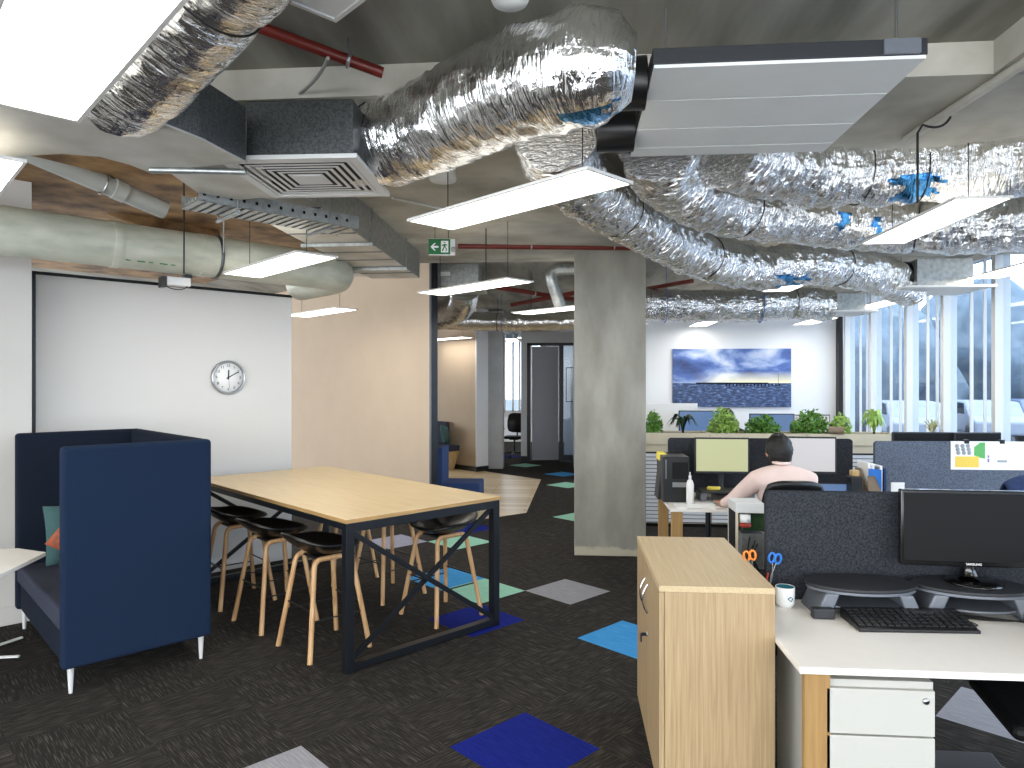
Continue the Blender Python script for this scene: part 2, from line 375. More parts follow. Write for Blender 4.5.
# white panel wall with black edge trim
struct(MB().box(.205, 2.31, 2.0, 2.10, 0, 2.565).build('wall_panel', 'wall_panel', loc=N0, rotz=AA))
tr = MB().box(.18, .205, 1.985, 2.11, 0, 2.59).box(.18, 2.31, 1.985, 2.11, 2.565, 2.59)
struct(tr.build('trim_1', 'black_metal', loc=N0, rotz=AA, bevel=.003))
# beige wall
qa, qb = (at(429.5, 527, 0) - N0).dot(a_), (at(429.5, 527, 0) - N0).dot(b_)
struct(MB().box(qa, qa + .085, qb, qb + 6, 0, 3.25).build('wall_corridor', 'wall_beige', loc=N0, rotz=AA))
struct(MB().box(qa - .005, qa + .09, qb - .045, qb, 0, 3.25).build('trim_2', 'black_metal', loc=N0, rotz=AA, bevel=.004))
# second beige wall and its white end
e0 = at(475.7, 471.8, 0); e1 = at(486.5, 469.3, 0)
def loc_ab(p): q = p - N0; return q.dot(a_), q.dot(b_)
A0, B0 = loc_ab(e0); A1, B1 = loc_ab(e1)
wl = MB().box(A0, A0 + .31, B0, B0 + 4.0, 0, 3.25); struct(wl.build('wall_alcove', 'wall_beige', loc=N0, rotz=AA))
struct(MB().box(A0 - .001, A0 + .31, B0 - .02, B0, 0, 3.25).build('trim_3', 'back_white', loc=N0, rotz=AA))
struct(MB().box(A0 - .015, A0 + .31, B0 - .035, B0 + 4.0, 0, .1).build('baseboard_alcove', 'skirting_black', loc=N0, rotz=AA))
# columns
cy = at(600, 556, 0).y; x0, x1 = offx(574.5, cy), offx(646, cy)
o = tag(MB().box(x0, x1, cy, cy + .45, 0, 3.056).build('concrete_column', 'column_concrete', bevel=.008), 'grey rectangular concrete column standing in the middle of the carpet', 'column')
p = at(495, 468.2, 0); o = tag(MB().box(p.x - .17, p.x + .17, p.y - .1, p.y + .2, 0, 3.25).build('concrete_column', 'column_light', bevel=.008), 'pale narrow concrete column at the end of the beige corridor wall', 'column')
# back wall right (painting wall)
YB = 12.33
struct(MB().box(.1, 4.68, YB, YB + .15, 0, 3.25).build('wall_back', 'back_white'))
# wall with doorway (x 521..574)
p0 = at(521, 461.5, 0); YD = p0.y
dX = lambda px: offx(px, YD)
ZDR = H + 41 / F * (p0 - Vector((0, 0, 0))).dot(FWD)
wd = MB().box(dX(521), dX(527), YD, YD + .12, 0, 3.25).box(dX(527), dX(600), YD, YD + .12, ZDR, 3.25)
struct(wd.build('wall_rear', 'back_white'))
struct(MB().box(dX(521) - .01, dX(527), YD - .015, YD, 0, .12).build('baseboard_rear', 'skirting_black'))
df = MB().box(dX(527), dX(530.5), YD - .02, YD + .14, 0, ZDR).box(dX(527), dX(600), YD - .02, YD + .14, ZDR - .06, ZDR).box(dX(559), dX(563.5), YD - .02, YD + .14, 0, ZDR - .06)
fr = struct(df.build('door_1', 'black_metal', bevel=.004))
dl = MB().box(0, .60, 0, .045, .02, ZDR - .07)
door = dl.build('door_leaf', 'door_paint', parent=fr, loc=(dX(532), YD + .1, 0), rotz=R(14)); 
hd = MB().tube([(.56, -.02, 1.05), (.56, -.06, 1.05), (.46, -.06, 1.05)], .012, 8); hd.lathe([(0, 0), (.028, 0), (.028, .01), (0, .01)], 16, mat=rot('X', PI / 2, (.56, 0, 1.05))); hd.build('door_handle', 'steel', parent=door)
fg = MB().box(dX(563.5), dX(600), YD + .05, YD + .06, .02, ZDR - .06); fg.build('glass_pane', 'window_glass', parent=fr)
# rooms behind
struct(MB().box(-11, 3.5, 20.5, 20.6, 0, .9).box(-11, dX(495) * 1.3, 20.5, 20.6, .9, 3.25).box(dX(530), 3.5, 20.5, 20.6, .9, 3.25).build('wall_far', 'back_white'))
struct(MB().box(.1, .22, YB + .1, YD + 5, 0, 3.25).build('wall_side', 'back_white'))
pf = thing('picture_frame', 'black framed picture on the white wall seen through the glass beside the door', 'picture', (dX(571) + .1, YD + 1.5, 1.7))
MB().box(-.2, .2, -.01, .01, -.4, .4).build('picture_sheet', 'paper', pf)
MB().box(-.22, -.2, -.02, .015, -.42, .42).box(.2, .22, -.02, .015, -.42, .42).box(-.22, .22, -.02, .015, .4, .42).box(-.22, .22, -.02, .015, -.42, -.4).build('frame', 'picture_frame', pf)
struct(MB().box(dX(563.5), 1.2, YD + 1.52, YD + 1.6, 0, 3.25).build('wall_office', 'back_white'))
# window wall on the right
XW = 4.68
n_w = 1
yw = lambda px: XW / math.tan(math.atan((px - CX) / F) - TH)
edges = [yw(848), yw(874), yw(910), yw(947), yw(999)]
while edges[-1] > -2.5: edges.append(edges[-1] - 1.1)
for i in range(len(edges) - 1):
    ya, yb = edges[i], edges[i + 1]
    f = MB().box(XW - .06, XW + .1, ya - .035, ya + .035, .05, 3.2)
    f.box(XW - .03, XW + .06, yb + .02, ya, 3.13, 3.2).box(XW - .03, XW + .06, yb + .02, ya, .05, .12)
    wo = struct(f.build('window_%d' % n_w, 'white_metal'))
    MB().box(XW + .02, XW + .03, yb + .03, ya - .03, .1, 3.15).build('pane', 'window_glass', wo)
    t = MB().box(XW - .015, XW + .02, (ya + yb) / 2 - .008, (ya + yb) / 2 + .008, .1, 3.15)
    t.box(XW - .015, XW + .02, (ya * .25 + yb * .75) - .005, (ya * .25 + yb * .75) + .005, .1, 3.15)
    t.build('glazing_bead', 'white_metal', wo)
    n_w += 1
struct(MB().box(XW - .05, XW + .12, -3.4, 12.35, -.1, .05).build('trim_4', 'white_metal'))
struct(MB().box(XW - .05, XW + .12, -3.4, 12.35, 3.2, 3.27).build('trim_5', 'white_metal'))
struct(MB().box(XW - .09, XW - .02, 12.2, 12.35, 0, 3.25).build('trim_6', 'black_metal'))
# small far window seen down the corridor
f = MB()
for x in (dX(500) * 1.25, dX(509) * 1.25, dX(516) * 1.25, dX(528) * 1.25): f.box(x - .03, x + .03, 20.4, 20.5, .9, 3.2)
f.box(-2.4, -.9, 20.4, 20.5, .85, .93); wo = struct(f.build('window_20', 'white_metal')); MB().box(-2.4, -.9, 20.46, 20.47, .9, 3.2).build('pane', 'window_glass', wo)
# ---- outside
struct(MB().box(5.0, 90, -40, 90, -.4, -.3).box(-40, 5, 21, 90, -.4, -.3).build('ground', 'asphalt'))
def blob(mb, c, r, seed, k=14):
    vs = []; fs = []
    for i in range(k + 1):
        for j in range(k * 2):
            t = PI * i / k; ph = PI * j / k; d = Vector((math.sin(t) * math.cos(ph), math.sin(t) * math.sin(ph), math.cos(t)))
            vs.append(Vector(c) + d * r * (1 + .35 * noise.noise(d * 2.2 + Vector((seed, 0, 0)))))
    n = k * 2
    for i in range(k):
        for j in range(n): fs.append((i * n + j, (i + 1) * n + j, (i + 1) * n + (j + 1) % n, i * n + (j + 1) % n))
    mb.add(vs, fs, 0, True)
for i, (x, y, h, r) in enumerate([(13.0, 31, 2.8, 2.7), (18.6, 33, 3.6, 3.0), (25, 33, 2.6, 2.4), (31, 34, 2.8, 2.6)]):
    t = thing('tree', ['round dark tree outside the windows nearest the back wall', 'large hazy tree outside the right windows', 'tree further off outside the right windows', 'farthest tree outside the windows, low on the skyline'][i], 'tree', (x, y, -.3))
    m = MB(); blob(m, (0, 0, h), r, i * 3.1); blob(m, (r * .6, 0, h - 1), r * .7, i + 9); m.build('crown', 'tree_leaf', t)
    MB().tube([(0, 0, 0), (0, .1, h)], [.35, .2], 10).build('trunk', 'cardboard', t)
bd = thing('office_building', 'pale low office block across the street outside the windows', 'building', (5.2, 38, -.3))
m = MB().box(0, 11, 0, 8, 0, 12); m.box(11, 40, 6, 14, 0, 4.6); m.build('wall', 'facade', bd)
for k in range(12):
    for q in range(3): MB().box(.4 + k * .9, 1.0 + k * .9, -.06, .02, 1.2 + q * 3.4, 3.6 + q * 3.4).build('window', 'car_dark', bd)
for k in range(9): MB().box(12 + k * 3, 14 + k * 3, 5.9, 6.02, 1.6, 3.4).build('window', 'car_dark', bd)
def car(loc, rz, mt, label):
    t = thing('car', label, 'car', loc, rz, 'parked cars outside')
    prof = [(-2.1, .35), (-2.15, .8), (-1.5, .95), (-.9, 1.42), (.7, 1.45), (1.3, 1.0), (2.1, .85), (2.15, .4)]
    MB().prism(prof, -.8, .8, mat=Matrix.Rotation(PI / 2, 4, 'X')).build('body', mt, t, bevel=.08)
    MB().prism([(-.95, 1.0), (-.82, 1.36), (.62, 1.38), (1.1, 1.0)], -.82, .82, mat=Matrix.Rotation(PI / 2, 4, 'X')).build('side_window', 'black_gloss', t)
    for x in (-1.35, 1.35):
        for y in (-.72, .72): MB().lathe([(0, -.1), (.32, -.1), (.32, .1), (0, .1)], 20, mat=rot('X', PI / 2, (x, y, .33))).build('wheel', 'black_plastic', t)
car((14.5, 25.5, -.3), R(75), 'car_white', 'white car parked outside, nearest the right windows')
car((17.5, 27.5, -.3), R(75), 'car_dark', 'dark blue car parked behind the white car outside')
car((11.5, 24.5, -.3), R(75), 'car_white', 'white car parked outside, farthest one')

# ------------------------------------------------------------ CEILING SERVICES
def duct(label, pts, r, name='foil_duct', matn='foil', seed=0, ds=.022, seg=64, straps=(), amp=1.0, group=None, taper=0, blue=()):
    sp = spline(pts, ds); K = len(sp)
    T = [(sp[min(i + 1, K - 1)] - sp[max(i - 1, 0)]).normalized() for i in range(K)]
    u = T[0].cross(Vector((0, 0, 1))).normalized(); vs = []; fs = []; s = 0; S = []
    for i in range(K):
        if i: s += (sp[i] - sp[i - 1]).length
        S.append(s); u = (u - T[i] * u.dot(T[i])).normalized(); v = T[i].cross(u)
        env = 1.0
        if taper: env -= .5 * max(0, 1 - (K - 1 - i) * ds / .16) ** 2
        for st in straps: env -= .10 * math.exp(-((s - st) / .045) ** 2)
        for j in range(seg):
            t = 2 * PI * j / seg; cs, sn = math.cos(t), math.sin(t)
            q = Vector((s * 11 + cs * .8 + seed, cs * 1.7, sn * 1.7 + s * 1.5))
            d = (abs(noise.noise(q)) * 2 - .35) * .045 + noise.noise(Vector((s * 30 + seed, cs * 3.6, sn * 3.6))) * .035
            d += .03 * noise.noise(Vector((s * 3 + seed, cs, sn)))
            rr = r * (env + d * amp)
            c_ = sp[i] + (u * cs + v * sn) * rr
            vs.append(c_)
    for i in range(K - 1):
        for j in range(seg): k2 = (j + 1) % seg; fs.append((i * seg + j, i * seg + k2, (i + 1) * seg + k2, (i + 1) * seg + j))
    root = thing(name, label, 'duct', tuple(sp[0]), 0, group)
    mb = MB(); mb.add([v - sp[0] for v in vs], fs, 0, True)
    mb.add([vs[j] - sp[0] for j in range(seg)], [tuple(range(seg))[::-1]]); mb.add([vs[(K - 1) * seg + j] - sp[0] for j in range(seg)], [tuple(range(seg))])
    o = mb.build('duct_sleeve', [matn, 'foil_blue_reflect_print'], root)
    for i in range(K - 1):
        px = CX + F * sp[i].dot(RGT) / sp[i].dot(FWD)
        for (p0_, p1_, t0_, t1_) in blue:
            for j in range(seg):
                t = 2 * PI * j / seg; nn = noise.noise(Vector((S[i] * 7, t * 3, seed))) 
                if p0_ + nn * 22 < px < p1_ + nn * 22 and t0_ + nn * .35 < t < t1_ + nn * .5: o.data.polygons[i * seg + j].material_index = 1  # paints blue reflections and print onto the sleeve
    uvl = o.data.uv_layers.new(name='UVMap'); data = uvl.data; idx = 0
    for pi, poly in enumerate(o.data.polygons):
        for li in poly.loop_indices:
            vi = o.data.loops[li].vertex_index
            if vi < K * seg:
                i, j = divmod(vi, seg)
                jj = j if not (j == 0 and (pi % seg) == seg - 1) else seg
                data[li].uv = (S[i], jj / seg * 2 * PI * r)
    for st in straps:
        i = min(range(K), key=lambda k: abs(S[k] - st))
        tt = T[i]; up = Vector((0, 0, 1)); uu = tt.cross(up).normalized(); vv = tt.cross(uu)
        ring = [sp[i] - sp[0] + (uu * math.cos(q) + vv * math.sin(q)) * r * .955 for q in [2 * PI * k / 32 for k in range(33)]]
        ringo = MB().tube(ring, .004, 6, cap=False); ringo.build('strap', 'wire_black', root)
        top = sp[i] - sp[0]
        MB().tube([top + Vector((0, 0, r * .95)), Vector((top.x, top.y, 3.13 - sp[0].z))], .004, 6).build('hanger_wire', 'wire_black', root)
    return root
def D_(px, py, D): return deep(px, py, D * .957)
duct('crumpled foil duct rising from the curved sheet metal elbow at upper left', [D_(112, 84, 2.55), D_(140, 62, 2.45), D_(185, 10, 2.3), D_(245, -60, 2.1), D_(330, -140, 1.95)], .19, seed=1, straps=(.62,))
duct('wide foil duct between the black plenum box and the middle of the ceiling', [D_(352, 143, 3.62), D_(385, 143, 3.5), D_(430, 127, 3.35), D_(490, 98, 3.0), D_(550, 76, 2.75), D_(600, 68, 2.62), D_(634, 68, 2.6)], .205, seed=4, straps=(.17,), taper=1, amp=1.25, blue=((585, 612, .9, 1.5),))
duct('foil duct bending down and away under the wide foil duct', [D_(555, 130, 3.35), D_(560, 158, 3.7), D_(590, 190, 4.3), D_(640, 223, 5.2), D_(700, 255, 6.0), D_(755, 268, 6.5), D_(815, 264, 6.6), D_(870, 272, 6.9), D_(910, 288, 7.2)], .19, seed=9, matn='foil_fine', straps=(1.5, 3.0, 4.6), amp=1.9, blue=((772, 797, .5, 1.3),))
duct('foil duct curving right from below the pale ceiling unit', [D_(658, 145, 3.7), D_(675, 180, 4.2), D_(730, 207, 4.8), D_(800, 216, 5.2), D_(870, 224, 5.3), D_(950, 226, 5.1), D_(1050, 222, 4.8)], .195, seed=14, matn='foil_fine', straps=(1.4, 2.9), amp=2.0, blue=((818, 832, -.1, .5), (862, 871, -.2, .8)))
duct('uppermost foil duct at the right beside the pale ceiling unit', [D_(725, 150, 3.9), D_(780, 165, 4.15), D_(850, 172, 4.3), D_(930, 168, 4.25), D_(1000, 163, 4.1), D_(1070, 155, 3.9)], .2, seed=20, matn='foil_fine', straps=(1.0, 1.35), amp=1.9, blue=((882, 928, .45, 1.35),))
duct('long horizontal foil duct in front of the white back wall', [D_(600, 304, 9.2), D_(660, 305, 9.1), D_(740, 306, 9.0), D_(790, 303, 9.0), D_(830, 306, 9.0)], .2, seed=26, ds=.03, seg=48, straps=(.5, 2.4), amp=1.6, matn='foil_fine')
duct('foil duct over the corridor beside the black post', [D_(395, 317, 12), D_(440, 320, 12), D_(500, 322, 12), D_(580, 321, 11.6), D_(600, 318, 11.4)], .16, seed=31, ds=.03, seg=40, straps=(1.7,), group=None)
duct('short stubby foil duct dropping above the corridor beside the black post', [D_(464, 292, 9.5), D_(463, 300, 9.6), D_(457, 309, 9.8), D_(440, 315, 10.0)], .19, seed=36, ds=.03, seg=40)
def blue_strap(label, px, py, D, r):
    p = D_(px, py, D); t = thing('hanging_strap', label, 'strap', tuple(p))
    pts = [Vector((0, -math.cos(q) * r, -math.sin(q) * r)) for q in [PI * i / 16 for i in range(17)]]
    MB().tube([Vector((0, -r * .6, 3.19 - p.z))] + pts[1:] , .012, 6, flat=.3).build('strap_band', 'foil_tape_blue', t)
blue_strap('blue strap holding the back foil duct beside the concrete column', 665, 305, 9.05, .215)
blue_strap('blue strap holding the back foil duct above the left half of the picture', 760, 305, 9.0, .215)
blue_strap('blue strap holding the corridor foil duct left of the column', 502, 322, 12.0, .175)
for k, (px, y0_, y1_, D, lab) in enumerate([(486, 222, 292, 6.2, 'black flex hanging to the panel light beside the black post'), (531, 274, 308, 8.2, 'black flex with a hook hanging to the corridor panel light'), (184, 168, 274, 4.9, 'long thin threaded rod in front of the fat pale pipe')]):
    a0, a1 = D_(px, y0_, D), D_(px, y1_, D)
    tag(MB().tube([(a0.x, a0.y, max(a0.z, 3.0)), (a1.x, a1.y, a1.z)], .005, 6).build('hanging_flex', 'wire_black'), lab, 'cable')
# pipes
def pipe(name, label, cat, pts, r, matn, joints=(), hang=(), n=20):
    o = Vector(pts[0]); t = thing(name, label, cat, tuple(o))
    P = [Vector(p) - o for p in pts]
    MB().tube(P, r, n).build('pipe', matn, t)
    for k in joints:
        c = P[0].lerp(P[-1], k); d = (P[-1] - P[0]).normalized()
        MB().tube([c - d * .04, c + d * .04], r * 1.08, n).build('coupling', matn if matn != 'red_pipe' else 'steel', t)
    for k in hang:
        c = P[0].lerp(P[-1], k); MB().tube([c, Vector((c.x, c.y, 3.22 - o.z))], .005, 6).build('hanger_rod', 'steel', t)
        d = (P[-1] - P[0]).normalized(); u = d.cross(Vector((0, 0, 1))).normalized(); v = d.cross(u)
        MB().tube([c + (u * math.cos(q) + v * math.sin(q)) * (r + .004) for q in [2 * PI * i / 24 for i in range(25)]], .008, 6, cap=False).build('pipe_clamp', 'steel', t)
    return t
ps = cam2w(-3.24, 4.5, 2.707); pe = ps + a_ * 2.35
big = pipe('pvc_pipe', 'fat pale plastic pipe running above the white panel wall', 'pipe', [ps - a_ * 1.4, ps + a_ * .2, ps + a_ * 1.4, ps + a_ * 2.15] + [p for p in arc(ps + a_ * 2.15, ps + a_ * 2.45, ps + a_ * 2.45 + b_ * .35, 6)][1:] + [ps + a_ * 2.45 + b_ * .9], .16, 'pvc_pipe', n=32)
for s_ in (.55, 1.15): MB().tube([a_ * (1.4 + s_), a_ * (1.4 + s_ + .05)], .165, 32).build('coupling', 'pvc_pipe', big)
c = a_ * (1.4 + 1.28)
MB().tube([c + (b_ * math.cos(q) + Vector((0, 0, math.sin(q)))) * .165 for q in [2 * PI * i / 32 for i in range(33)]], .012, 6, cap=False).build('pipe_clamp', 'galv_dark', big)
MB().tube([c + b_ * -.17, c + b_ * -.17 + Vector((0, 0, .46))], .006, 6).build('hanger_rod', 'steel', big)
pipe('drain_pipe', 'medium grey drain pipe slanting above the fat pale pipe', 'pipe', [D_(15, 146, 4.6), D_(90, 178, 5.0), D_(165, 210, 5.4)], .068, 'pipe_grey', joints=(.66,), hang=(.55,))
pipe('drain_pipe', 'short brown toned pipe behind the slanting grey drain pipe', 'pipe', [D_(110, 205, 6.2), D_(150, 222, 6.4), D_(215, 238, 6.9)], .09, 'concrete_warm_lit', hang=(.5,))
pipe('sprinkler_pipe', 'dark red sprinkler pipe at the top of the picture above the black plenum box', 'pipe', [D_(240, 20, 2.95), D_(383, 73, 3.13 * 1.0)], .024, 'red_pipe', hang=(.75,))
pipe('sprinkler_pipe', 'long dark red sprinkler pipe across the top of the concrete column', 'pipe', [D_(458, 246, 6.9), D_(700, 248.5, 7.1), D_(812, 247, 7.2)], .026, 'red_pipe', hang=(.2, .43, .8))
pipe('sprinkler_pipe', 'dark red sprinkler pipe slanting beside the back duct right of the column', 'pipe', [D_(640, 290, 9.5), D_(692, 281, 8.2)], .026, 'red_pipe')
pipe('sprinkler_pipe', 'short dark red sprinkler pipe above the foil duct nearest the windows', 'pipe', [D_(845, 247, 6.6), D_(889, 262, 7.0)], .028, 'red_pipe')
pipe('sprinkler_pipe', 'dark red pipe crossing above the corridor left of the column, upper one', 'pipe', [D_(495, 287, 9.5), D_(590, 302, 10.2)], .03, 'red_pipe', hang=(.4,))
pipe('sprinkler_pipe', 'dark red pipe crossing above the corridor left of the column, lower one', 'pipe', [D_(512, 305, 10.4), D_(600, 288, 9)], .03, 'red_pipe')
pipe('steel_pipe', 'silver elbow pipe turning down at the left of the concrete column', 'pipe', [D_(600, 268, 8.3)] + arc(D_(562, 269, 8.3), D_(548, 269, 8.3), D_(552, 281, 8.3), 6) + [D_(561, 308, 8.4)], .07, 'galv')
pipe('conduit', 'pale conduit running under the concrete soffit at upper right', 'conduit', [at(1060, 40, 3.03), at(905, 140, 3.03)], .022, 'galv_pale', joints=(.85,))
pipe('conduit', 'thin flexible grey conduit hanging from the red sprinkler pipe', 'conduit', arc(D_(328, 58, 3.0), D_(318, 85, 3.3), D_(282, 105, 3.5), 8), .008, 'pipe_grey', n=8)
pipe('conduit', 'thin white conduit line on the soffit above the exit sign', 'conduit', [at(392, 198, 3.045), at(448, 210, 3.045)], .008, 'white_plastic', n=8)
# curved rectangular sheet metal elbow
zt = 2.67
def px2(pts, z): return [(q.x, q.y) for q in [at(px, py, z) for px, py in pts]]
bot = [(-90, 96), (96, 107), (125, 112), (160, 121), (200, 137), (246, 161), (196, 165), (152, 172), (130, 163), (100, 155), (62, 152), (22, 154), (-90, 168)]
t = thing('sheet_metal_elbow', 'curved rectangular sheet metal duct elbow left of the black plenum box', 'duct', (0, 0, 0))
MB().prism(px2(bot, zt), zt, zt + .23).build('elbow_body', 'galv_dark', t, bevel=.003)
MB().prism(px2(bot, zt), zt - .008, zt - .001).build('bottom_sheet', 'galv_pale', t)
fl_ = MB().tube([at(97, 109.5, zt), at(125, 113, zt), at(160, 122, zt), at(200, 138, zt), at(246, 162, zt)], .008, 6)
fl_.build('seam', 'galv', t)
sq = [at(246, 161, zt), at(152, 172, zt)]
MB().tube([at(150, 170, zt - .02), at(246, 172, zt - .02)], .015, 6).build('support_bar', 'galv', t)
# fitting under the elbow, pale flat duct towards the diffuser
t = thing('flat_duct', 'pale flat duct between the curved elbow and the square diffuser', 'duct', (0, 0, 0))
MB().prism(px2([(168, 172), (262, 166), (280, 196), (212, 203)], 2.71), 2.71, 2.92).build('duct_body', 'galv_pale', t, bevel=.003)
# plenum box and diffuser
q0 = at(232, 164, 2.69); q1 = at(359, 163, 2.69); qc = at(311, 180, 2.69)
t = thing('air_diffuser', 'square stepped air diffuser below a black plenum box', 'air diffuser', (qc.x, qc.y, 2.69), R(1.5))
MB().box(-.20, .28, -.26, .26, .03, .275).build('plenum_box', 'galv_dark', t, bevel=.006)
def ringbox(m, s, wdt, z0, z1):
    m.box(-s, s, -s, -s + wdt, z0, z1); m.box(-s, s, s - wdt, s, z0, z1); m.box(-s, -s + wdt, -s + wdt, s - wdt, z0, z1); m.box(s - wdt, s, -s + wdt, s - wdt, z0, z1)
m = MB(); ringbox(m, .31, .045, 0, .02); m.build('frame', 'white_metal', t, bevel=.003)
for k in range(6):
    s = .262 - k * .036; m = MB()
    for q in range(4):
        m.add([(-s, -s, .003), (s, -s, .003), (s - .017, -s + .017, .003), (-s + .017, -s + .017, .003)], [(0, 1, 2, 3)], mat=Matrix.Rotation(q * PI / 2, 4, 'Z'))
    m.build('louvre_ring', 'white_metal', t, solid=.0012)
MB().box(-.265, .265, -.265, .265, .024, .028).build('throat', 'black_matt', t)
MB().box(-.065, .065, -.065, .065, .0, .004).build('centre_plate', 'white_metal', t)
# green print on the fat pipe
for k in range(5):
    c = a_ * (1.4 + .62 + k * .075); d0 = c - b_ * .112 + Vector((0, 0, -.118))
    MB().tube([d0, d0 + a_ * (.03 + .02 * (k % 2))], .004, 6).build('green_mark', 'sign_green', big)
# long rectangular duct towards the corridor (along office Y)
zb = 2.79
L0 = at(353.5, 231, zb); L1 = at(420, 278, zb)
t = thing('rectangular_duct', 'long galvanised rectangular duct running back over the table', 'duct', (L0.x, L0.y - 1.0, zb))
wd_ = .5; ln = (L1.y - L0.y) + 1.0
MB().box(-wd_, 0, 0, ln, .004, .26).build('duct_body', 'galv', t, bevel=.003)
MB().box(-wd_ + .004, -.004, 0, ln, 0, .004).build('underside', 'cabinet_ply' if False else 'galv_pale', t)
for k in range(1, 9): MB().box(-wd_, 0, ln * k / 9 - .006, ln * k / 9 + .006, -.006, .002).build('seam', 'galv_dark', t)
for k in (.45, .8):
    MB().box(-wd_ - .03, .03, ln * k - .05, ln * k - .02, -.03, -.006).build('support_bar', 'galv', t)
    MB().tube([(.02, ln * k - .035, -.02), (.02, ln * k - .035, .38)], .005, 6).build('hanger_rod', 'steel', t)
t = thing('rectangular_duct', 'second flat pale duct crossing in front of the beige corridor wall', 'duct', cam2w(-2.2, 7.2, 2.9), 0)
MB().box(0, 1.15, 0, .45, 0, .2).build('duct_body', 'galv_pale', t, bevel=.003)
MB().box(.1, 1.1, -.03, -.005, -.04, -.005).build('support_bar', 'galv', t)
# plenum behind, above corridor (rectangular, with label)
t = thing('plenum_box', 'grey plenum box above the corridor behind the exit sign', 'plenum box', D_(455, 274, 8.9))
MB().box(-.24, .29, 0, .4, -.15, .13).build('box_body', 'galv', t, bevel=.004); MB().box(-.18, -.06, -.004, 0, -.02, .03).build('sticker', 'paper', t)
MB().box(-.27, .34, -.0, .5, -.19, -.16).build('diffuser_plate', 'galv_pale', t)
# perforated cable tray along a
ts = at(190, 205, 2.67); 
t = thing('cable_tray', 'perforated galvanised cable tray beside the square diffuser', 'cable tray', tuple(ts), AA)
LT = .95; m = MB()
m.box(0, LT, -.13, -.126, 0, .075)
m.box(0, LT, .126, .13, 0, .075)
k = 0
while k * .05 < LT - .02:
    m.box(k * .05, k * .05 + .03, -.13, .13, 0, .004); k += 1
m.build('tray_body', 'galv', t)
for k in range(int(LT / .07)): MB().box(k * .07 + .02, k * .07 + .035, -.1325, -.1300, .03, .047).build('slot', 'black_matt', t)
for k in (.2, .75):
    MB().tube([(k, -.15, -.03), (k, .15, -.03)], .012, 6).build('tray_bracket', 'galv', t)
    for s in (-1, 1): MB().tube([(k, s * .14, -.03), (k, s * .14, .5)], .004, 6).build('hanger_rod', 'steel', t)
m = MB()
for s in range(4): m.tube([(0, -.08 + s * .05, .02), (LT * .5, -.06 + s * .04, .03), (LT, -.08 + s * .05, .02)], .009, 6)
m.build('cables', 'pipe_grey', t)
# ceiling cassette unit right
h_ = 1.12; zc = H + h_
c0 = at(650, 68, zc); c1 = at(631, 157, zc); c2 = at(918, 62, zc)
yn = c0.y; yf = c1.y; xl = (c0.x + c1.x) / 2; xr = at(825, 157, zc).x
t = thing('fan_coil_unit', 'large pale ribbed ceiling air unit hanging at upper right', 'air conditioner', (xl, yn, zc))
Wd = xr - xl - .03; Dd = yf - yn
MB().box(0, Wd, 0, Dd, .012, .07).build('casing', 'riser_dark', t, bevel=.004)
e = [0, .30, .62, .87, 1.0]
for k in range(4):
    MB().box(.006, Wd - .006, e[k] * Dd + .004, e[k + 1] * Dd - .004, 0, .0125).build('cover_panel', 'panel_grey', t)
for x in (.06, Wd - .06):
    for y in (.1, Dd - .1): MB().tube([(x, y, .08), (x, y, 3.1 - zc)], .005, 6).build('hanger_rod', 'steel', t)
for y in (.25, .75): MB().tube([(-.17, y * Dd, .05), (0, y * Dd, .05)], .1, 24).build('duct_spigot', 'black_plastic', t)
MB().box(Wd * .84, Wd * .97, -.012, 0, .015, .065).build('access_plate', 'riser_grey', t)
# boxes at the end of far ducts
for px, py, D, w_, h2, lab in [(934, 276, 7.0, .5, .27, 'silver diffuser box at the end of the foil duct nearest the windows'), (845, 304, 9.0, .33, .22, 'silver diffuser box at the right end of the back foil duct')]:
    t = thing('diffuser_box', lab, 'diffuser box', tuple(D_(px, py, D)))
    MB().box(-w_ / 2, w_ / 2, -.2, .2, -h2 / 2, h2 / 2).build('box_body', 'galv', t, bevel=.004)
    MB().tube([(-w_ / 2 - .08, 0, 0), (-w_ / 2, 0, 0)], .14, 24).build('spigot', 'black_plastic', t)
    MB().box(-w_ * .85, w_ * .75, -.35, .3, -h2 / 2 - .02, -h2 / 2).build('diffuser_plate', 'panel_grey', t, bevel=.003)
# round things on the soffit
for px, py, z, r, lab in [(443, 181, 2.975, .085, 'larger round white ceiling speaker below the wide foil duct'), (462, 161, 2.975, .075, 'smaller round white ceiling speaker tucked behind the wide foil duct'), (510, 3, 3.12, .07, 'round grey sensor dome on the ceiling at the top edge')]:
    p = at(px, py, z); t = thing('ceiling_speaker', lab, 'ceiling speaker', tuple(p))
    MB().lathe([(0, .0), (r * .92, .0), (r, .012), (r * .96, .075), (0, .075)], 32).build('speaker_body', 'white_plastic', t)
    MB().lathe([(0, -.004), (r * .7, -.004), (r * .74, .001)], 32).build('speaker_grille', 'panel_grey', t)
p = at(336, 21, 2.94)
t = thing('ceiling_panel', 'flat pale square panel at the top edge above the red pipe', 'ceiling panel', tuple(p), AA)
MB().box(-.6, 0, -.6, 0, 0, .02).build('panel_sheet', 'panel_grey', t, bevel=.002)
m = MB(); m.box(-.6, 0, -.015, 0, -.006, 0).box(-.015, 0, -.6, -.015, -.006, 0); m.build('panel_frame', 'white_metal', t)
MB().tube([(-.02, -.02, .02), (-.02, -.02, .22)], .004, 6).build('hanger_rod', 'steel', t)
